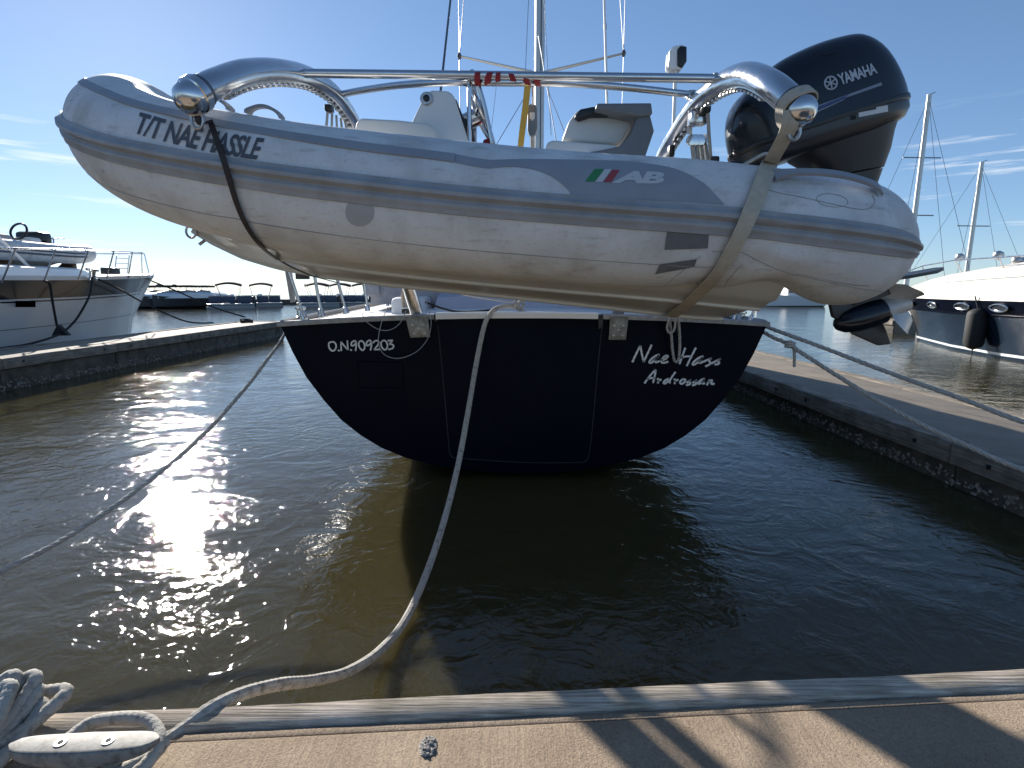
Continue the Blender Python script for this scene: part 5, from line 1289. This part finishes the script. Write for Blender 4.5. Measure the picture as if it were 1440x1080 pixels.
# rail
tp_ = []
for (x0, y0, x1, y1, Y) in ((1305, 395, 1297, 374, 16.8), (1358, 392, 1343, 366, 15.0), (1418, 390, 1404, 362, 12.9), (1490, 388, 1475, 357, 11.2)):
    b = MB(); b.tube([at(x0, y0, Y), at(x1, y1, Y)], .016, 8); b.build('stanchion', M['chrome'], ry); tp_.append(at(x1, y1, Y))
b = MB(); b.tube([at(1270, 384, 17.9)]+tp_, .02, 8); b.build('hand_rail', M['chrome'], ry)
for x, y, Y in ((1430, 366, 13.5), (1350, 361, 15.5), (1404, 358, 13.6), (1438, 367, 13.5)):
    p = at(x, y, Y); b = MB(); b.lathe(p-Vector((0, 0, .12)), p+Vector((0, 0, 1)), [(0, .05), (.04, .1), (.1, .12), (.17, .1), (.21, .03)], 14); b.build('deck_light', M['steel'], ry)
b = MB(); b.tube(spline([at(1370, 418, 13.6), at(1375, 402, 13.9), at(1385, 390, 14.2), at(1393, 391, 14.1), at(1384, 403, 13.9)], 5), .014, 6); b.build('deck_line', M['ropegrey'], ry)
fc = hull_pt(RX, L3, stem2, 12.6, .5, -1)+Vector((-.22, 0, 0)); fc.z = .62
b = MB(); b.lathe(fc+Vector((0, 0, .48)), fc-Vector((0, 0, 1)), [(0, .03), (.02, .1), (.08, .18), (.14, .2), (.8, .2), (.88, .17), (.93, .08), (.95, .03)], 20); fo = tag(b.build('fender', M['rubber']), 'black cylindrical fender hanging on the navy yacht side', 'fender')
b = MB(); b.tube([fc+Vector((0, 0, .47)), hull_pt(RX, L3, stem2, 12.7, 1, -1)+Vector((-.05, 0, .1))], .015, 6); b.build('lanyard', M['ropedark'], fo)
b = MB(); b.tube([fc-Vector((0, 0, .47)), fc-Vector((0, 0, .6))], .014, 6); b.build('lanyard', M['ropedark'], fo)

# ================================================================== FAR SAILBOATS (masts at right)
def far_sail(pb, pt, Y, label, sp_y):
    B0, T0 = at(*pb, Y), at(*pt, Y); x = T0.x
    r = empty('moored_sailboat', (x, Y, 0), label, 'sailboat', 'far sailboats at right')
    b = MB(); b.rings([[Vector((x+w*q, Y+yy, z)) for q, z in ((-1, zt), (-.85, .3), (-.4, -.1), (.4, -.1), (.85, .3), (1, zt))] for yy, w, zt in ((-5, 1.3, 1.0), (-2, 1.7, 1.0), (2, 1.5, 1.05), (5, .6, 1.2), (6.2, .05, 1.25))]); b.build('hull', M['white'], r, 40)
    b = MB(); b.rings([[Vector((x+w*q, Y+yy, z)) for q, z in ((-1, .95), (-.9, zt), (.9, zt), (1, .95))] for yy, w, zt in ((-2, 1.0, 1.4), (2, .8, 1.4), (3.5, .3, 1.15))]); b.build('cabin', M['grp'], r, 40)
    ms = MB(); ms.tube([Vector((x, Y, 1.2)), T0], [.13, .11], 12); mo = ms.build('mast', M['mastalu'], r)
    for k, py in enumerate(sp_y):
        z = at(pt[0], py, Y).z; b = MB(); b.tube([Vector((x-1.0, Y, z+.02)), Vector((x+1.0, Y, z))], .03, 6); b.build('spreader', M['wire'], mo)
    for dx_, dy_ in ((-1.5, -1), (1.5, -1), (0, 6), (-.3, -5)):
        b = MB(); b.tube([T0-Vector((0, 0, .2)), Vector((x+dx_, Y+dy_, 1.1))], .012, 4); b.build('stay', M['wire'], r)
    b = MB(); b.tube([T0, T0+Vector((.3, 0, .12))], .02, 5); b.build('wind_vane', M['wire'], mo)
    return r
far_sail((1290, 300), (1307, 133), 30, 'sailboat whose tall bare mast rises just right of the outboard motor', (222, 303))
far_sail((1352, 372), (1381, 228), 34, 'sailboat whose shorter bare mast stands behind the navy motor yacht', (318, ))
# a white launch far out beyond the right finger dock
wl_ = empty('white_launch', gz(1120, 430), 'low white launch far off under the dinghy stern', 'boat'); p = gz(1110, 431)
b = MB(); b.rings([[p+Vector((x0, w*q, z)) for q, z in ((-1, zt), (-.8, .1), (0, -.2), (.8, .1), (1, zt))] for x0, w, zt in ((-3.2, .1, 1.3), (-2, .8, 1.15), (0, 1.1, 1.0), (3, 1.1, .95))]); b.build('hull', M['white'], wl_, 40)
b = MB(); b.box(tuple(p+Vector((-.6, -.7, .9))), tuple(p+Vector((1.6, .7, 1.8))), .15); b.build('cabin', M['white'], wl_)
b = MB(); b.box(tuple(p+Vector((-.5, -.72, 1.3))), tuple(p+Vector((1.5, -.705, 1.65)))); b.build('window', M['glass'], wl_)

# ================================================================== PONTOON BOATS AND COVERED RUNABOUTS
def pontoon():
    r = empty('pontoon_boat', (0, 0, 0))
    for y in (-.9, .9):
        b = MB(); b.lathe((-3.0, y, .12), (3, y, .12), [(0, .05), (.5, .3), (.9, .32), (5.7, .32), (5.9, .25)], 14); b.build('float', M['alu'], r)
    b = MB(); b.box((-2.9, -1.25, .42), (2.9, 1.25, .52), .02); b.build('platform', M['steel'], r)
    for x0, x1 in ((-2.6, -1.1), (-1.0, .6), (.75, 2.5)):
        for y in (-1.22, 1.18): b = MB(); b.box((x0, y, .56), (x1, y+.04, 1.25), .02); b.build('fence_panel', M['pontblue'], r)
    for y in (-1.2, 1.2): b = MB(); b.tube([Vector((-2.65, y, 1.3)), Vector((2.6, y, 1.3))], .03, 6); b.build('fence_rail', M['alu'], r)
    b = MB(); b.box((-.2, -.5, .53), (.5, .3, 1.5), .1); b.build('helm', M['white'], r)
    b = MB(); b.box((1.2, -1.0, .53), (2.4, 1.0, 1.15), .12); b.build('bench', M['canvas'], r)
    rg = []
    for i in range(9):
        t = i/8; x = lerp(-1.7, 1.5, t); z = 2.55+.22*math.sin(math.pi*t)
        rg.append([Vector((x, -1.25, z-.06)), Vector((x, -.6, z+.03)), Vector((x, .6, z+.03)), Vector((x, 1.25, z-.06)), Vector((x, 1.2, z-.26)), Vector((x, -1.2, z-.26))])
    b = MB(); b.rings(rg); b.build('bimini', M['bimini'], r)
    for y in (-1.2, 1.2):
        for x0, x1 in ((-.7, -1.6), (.7, 1.45)): b = MB(); b.tube([Vector((x0*1.6, y, 1.3)), Vector((x1, y, 2.5))], .03, 6); b.build('bimini_leg', M['alu'], r)
    b = MB(); b.box((2.7, -.25, .1), (3.2, .25, 1.25), .1); b.build('outboard', M['black'], r)
    return r
p0 = pontoon()
spots = [(325, 434, 10, 'pontoon boat with dark canopy, left of the pair nearest the white yacht'), (368, 432, 6, 'pontoon boat with dark canopy, just left of the gangplank on the sailboat'),
         (448, 432, 8, 'pontoon boat seen between the first sailboat stanchions'), (478, 431, 5, 'pontoon boat seen past the middle port stanchion'), (512, 431, -4, 'pontoon boat behind the pale box on the sailboat rail'), (550, 431, 3, 'pontoon boat farthest right, near the left davit foot')]
for i, (px_, py_, a, lab) in enumerate(spots):
    o = p0 if i == 0 else copy_tree(p0)
    o.location = gz(px_, py_); o.scale = (.62, .62, .82); o.rotation_euler.z = R(a+20+180*(i % 2)); tag(o, lab, 'boat', 'pontoon boats across the basin')
def runabout():
    r = empty('covered_runabout', (0, 0, 0))
    b = MB(); b.rings([[Vector((w*q, x, z)) for q, z in ((-1, zt), (-.8, .2), (0, zk), (.8, .2), (1, zt))] for x, w, zt, zk in ((-3.2, .03, 1.35, 1.0), (-2.6, .55, 1.25, .1), (-1, 1.1, 1.1, -.2), (1, 1.2, 1.0, -.2), (3, 1.15, 1.0, -.2))]); b.build('hull', M['cowlgrey'], r, 40)
    b = MB(); b.rings([[Vector((w*q*1.03, x, z)) for q, z in ((-1, 1.02), (-.9, zt), (-.3, zt+.25), (.3, zt+.25), (.9, zt), (1, 1.02))] for x, w, zt in ((-2.8, .4, 1.25), (-1.2, 1.08, 1.35), (.2, 1.2, 1.6), (2.6, 1.15, 1.35), (3.02, 1.1, 1.1))]); b.build('cover', M['white'], r, 40)
    for y in (-.9, .9): b = MB(); b.tube([Vector((y, -.6, 1.4)), Vector((y*1.05, .2, 2.35)), Vector((y, 1.0, 1.4))], .03, 6); b.build('canopy_frame', M['alu'], r)
    b = MB(); b.rings([[Vector((x, y, 2.35+.12*(1-(x/1.0)**2)-.03*abs(y))) for x in (-1, -.5, 0, .5, 1)]+[Vector((x, y, 2.12)) for x in (1, -1)] for y in (-1, -.3, .4, 1.3)]); b.build('canopy', M['bimini'], r)
    return r
r0 = runabout()
for i, (px_, py_, a, lab) in enumerate(((283, 432, -38, 'covered runabout nearest the pontoon boats'), (262, 433, -40, 'covered runabout second left from the pontoon boats'), (240, 433, -42, 'covered runabout third left from the pontoon boats'), (218, 432, -40, 'covered runabout half hidden by the white yacht bow'), (200, 431, -44, 'covered runabout farthest left, tight behind the white yacht stem'))):
    o = r0 if i == 0 else copy_tree(r0); o.location = gz(px_, py_); o.scale = (.8, .8, .85); o.rotation_euler.z = R(a); tag(o, lab, 'boat', 'covered runabouts across the basin')
b = MB(); b.box((-45, 62, -.2), (6, 64, .55), .03); tag(b.build('floating_dock', M['concrete_side']), kind='structure')
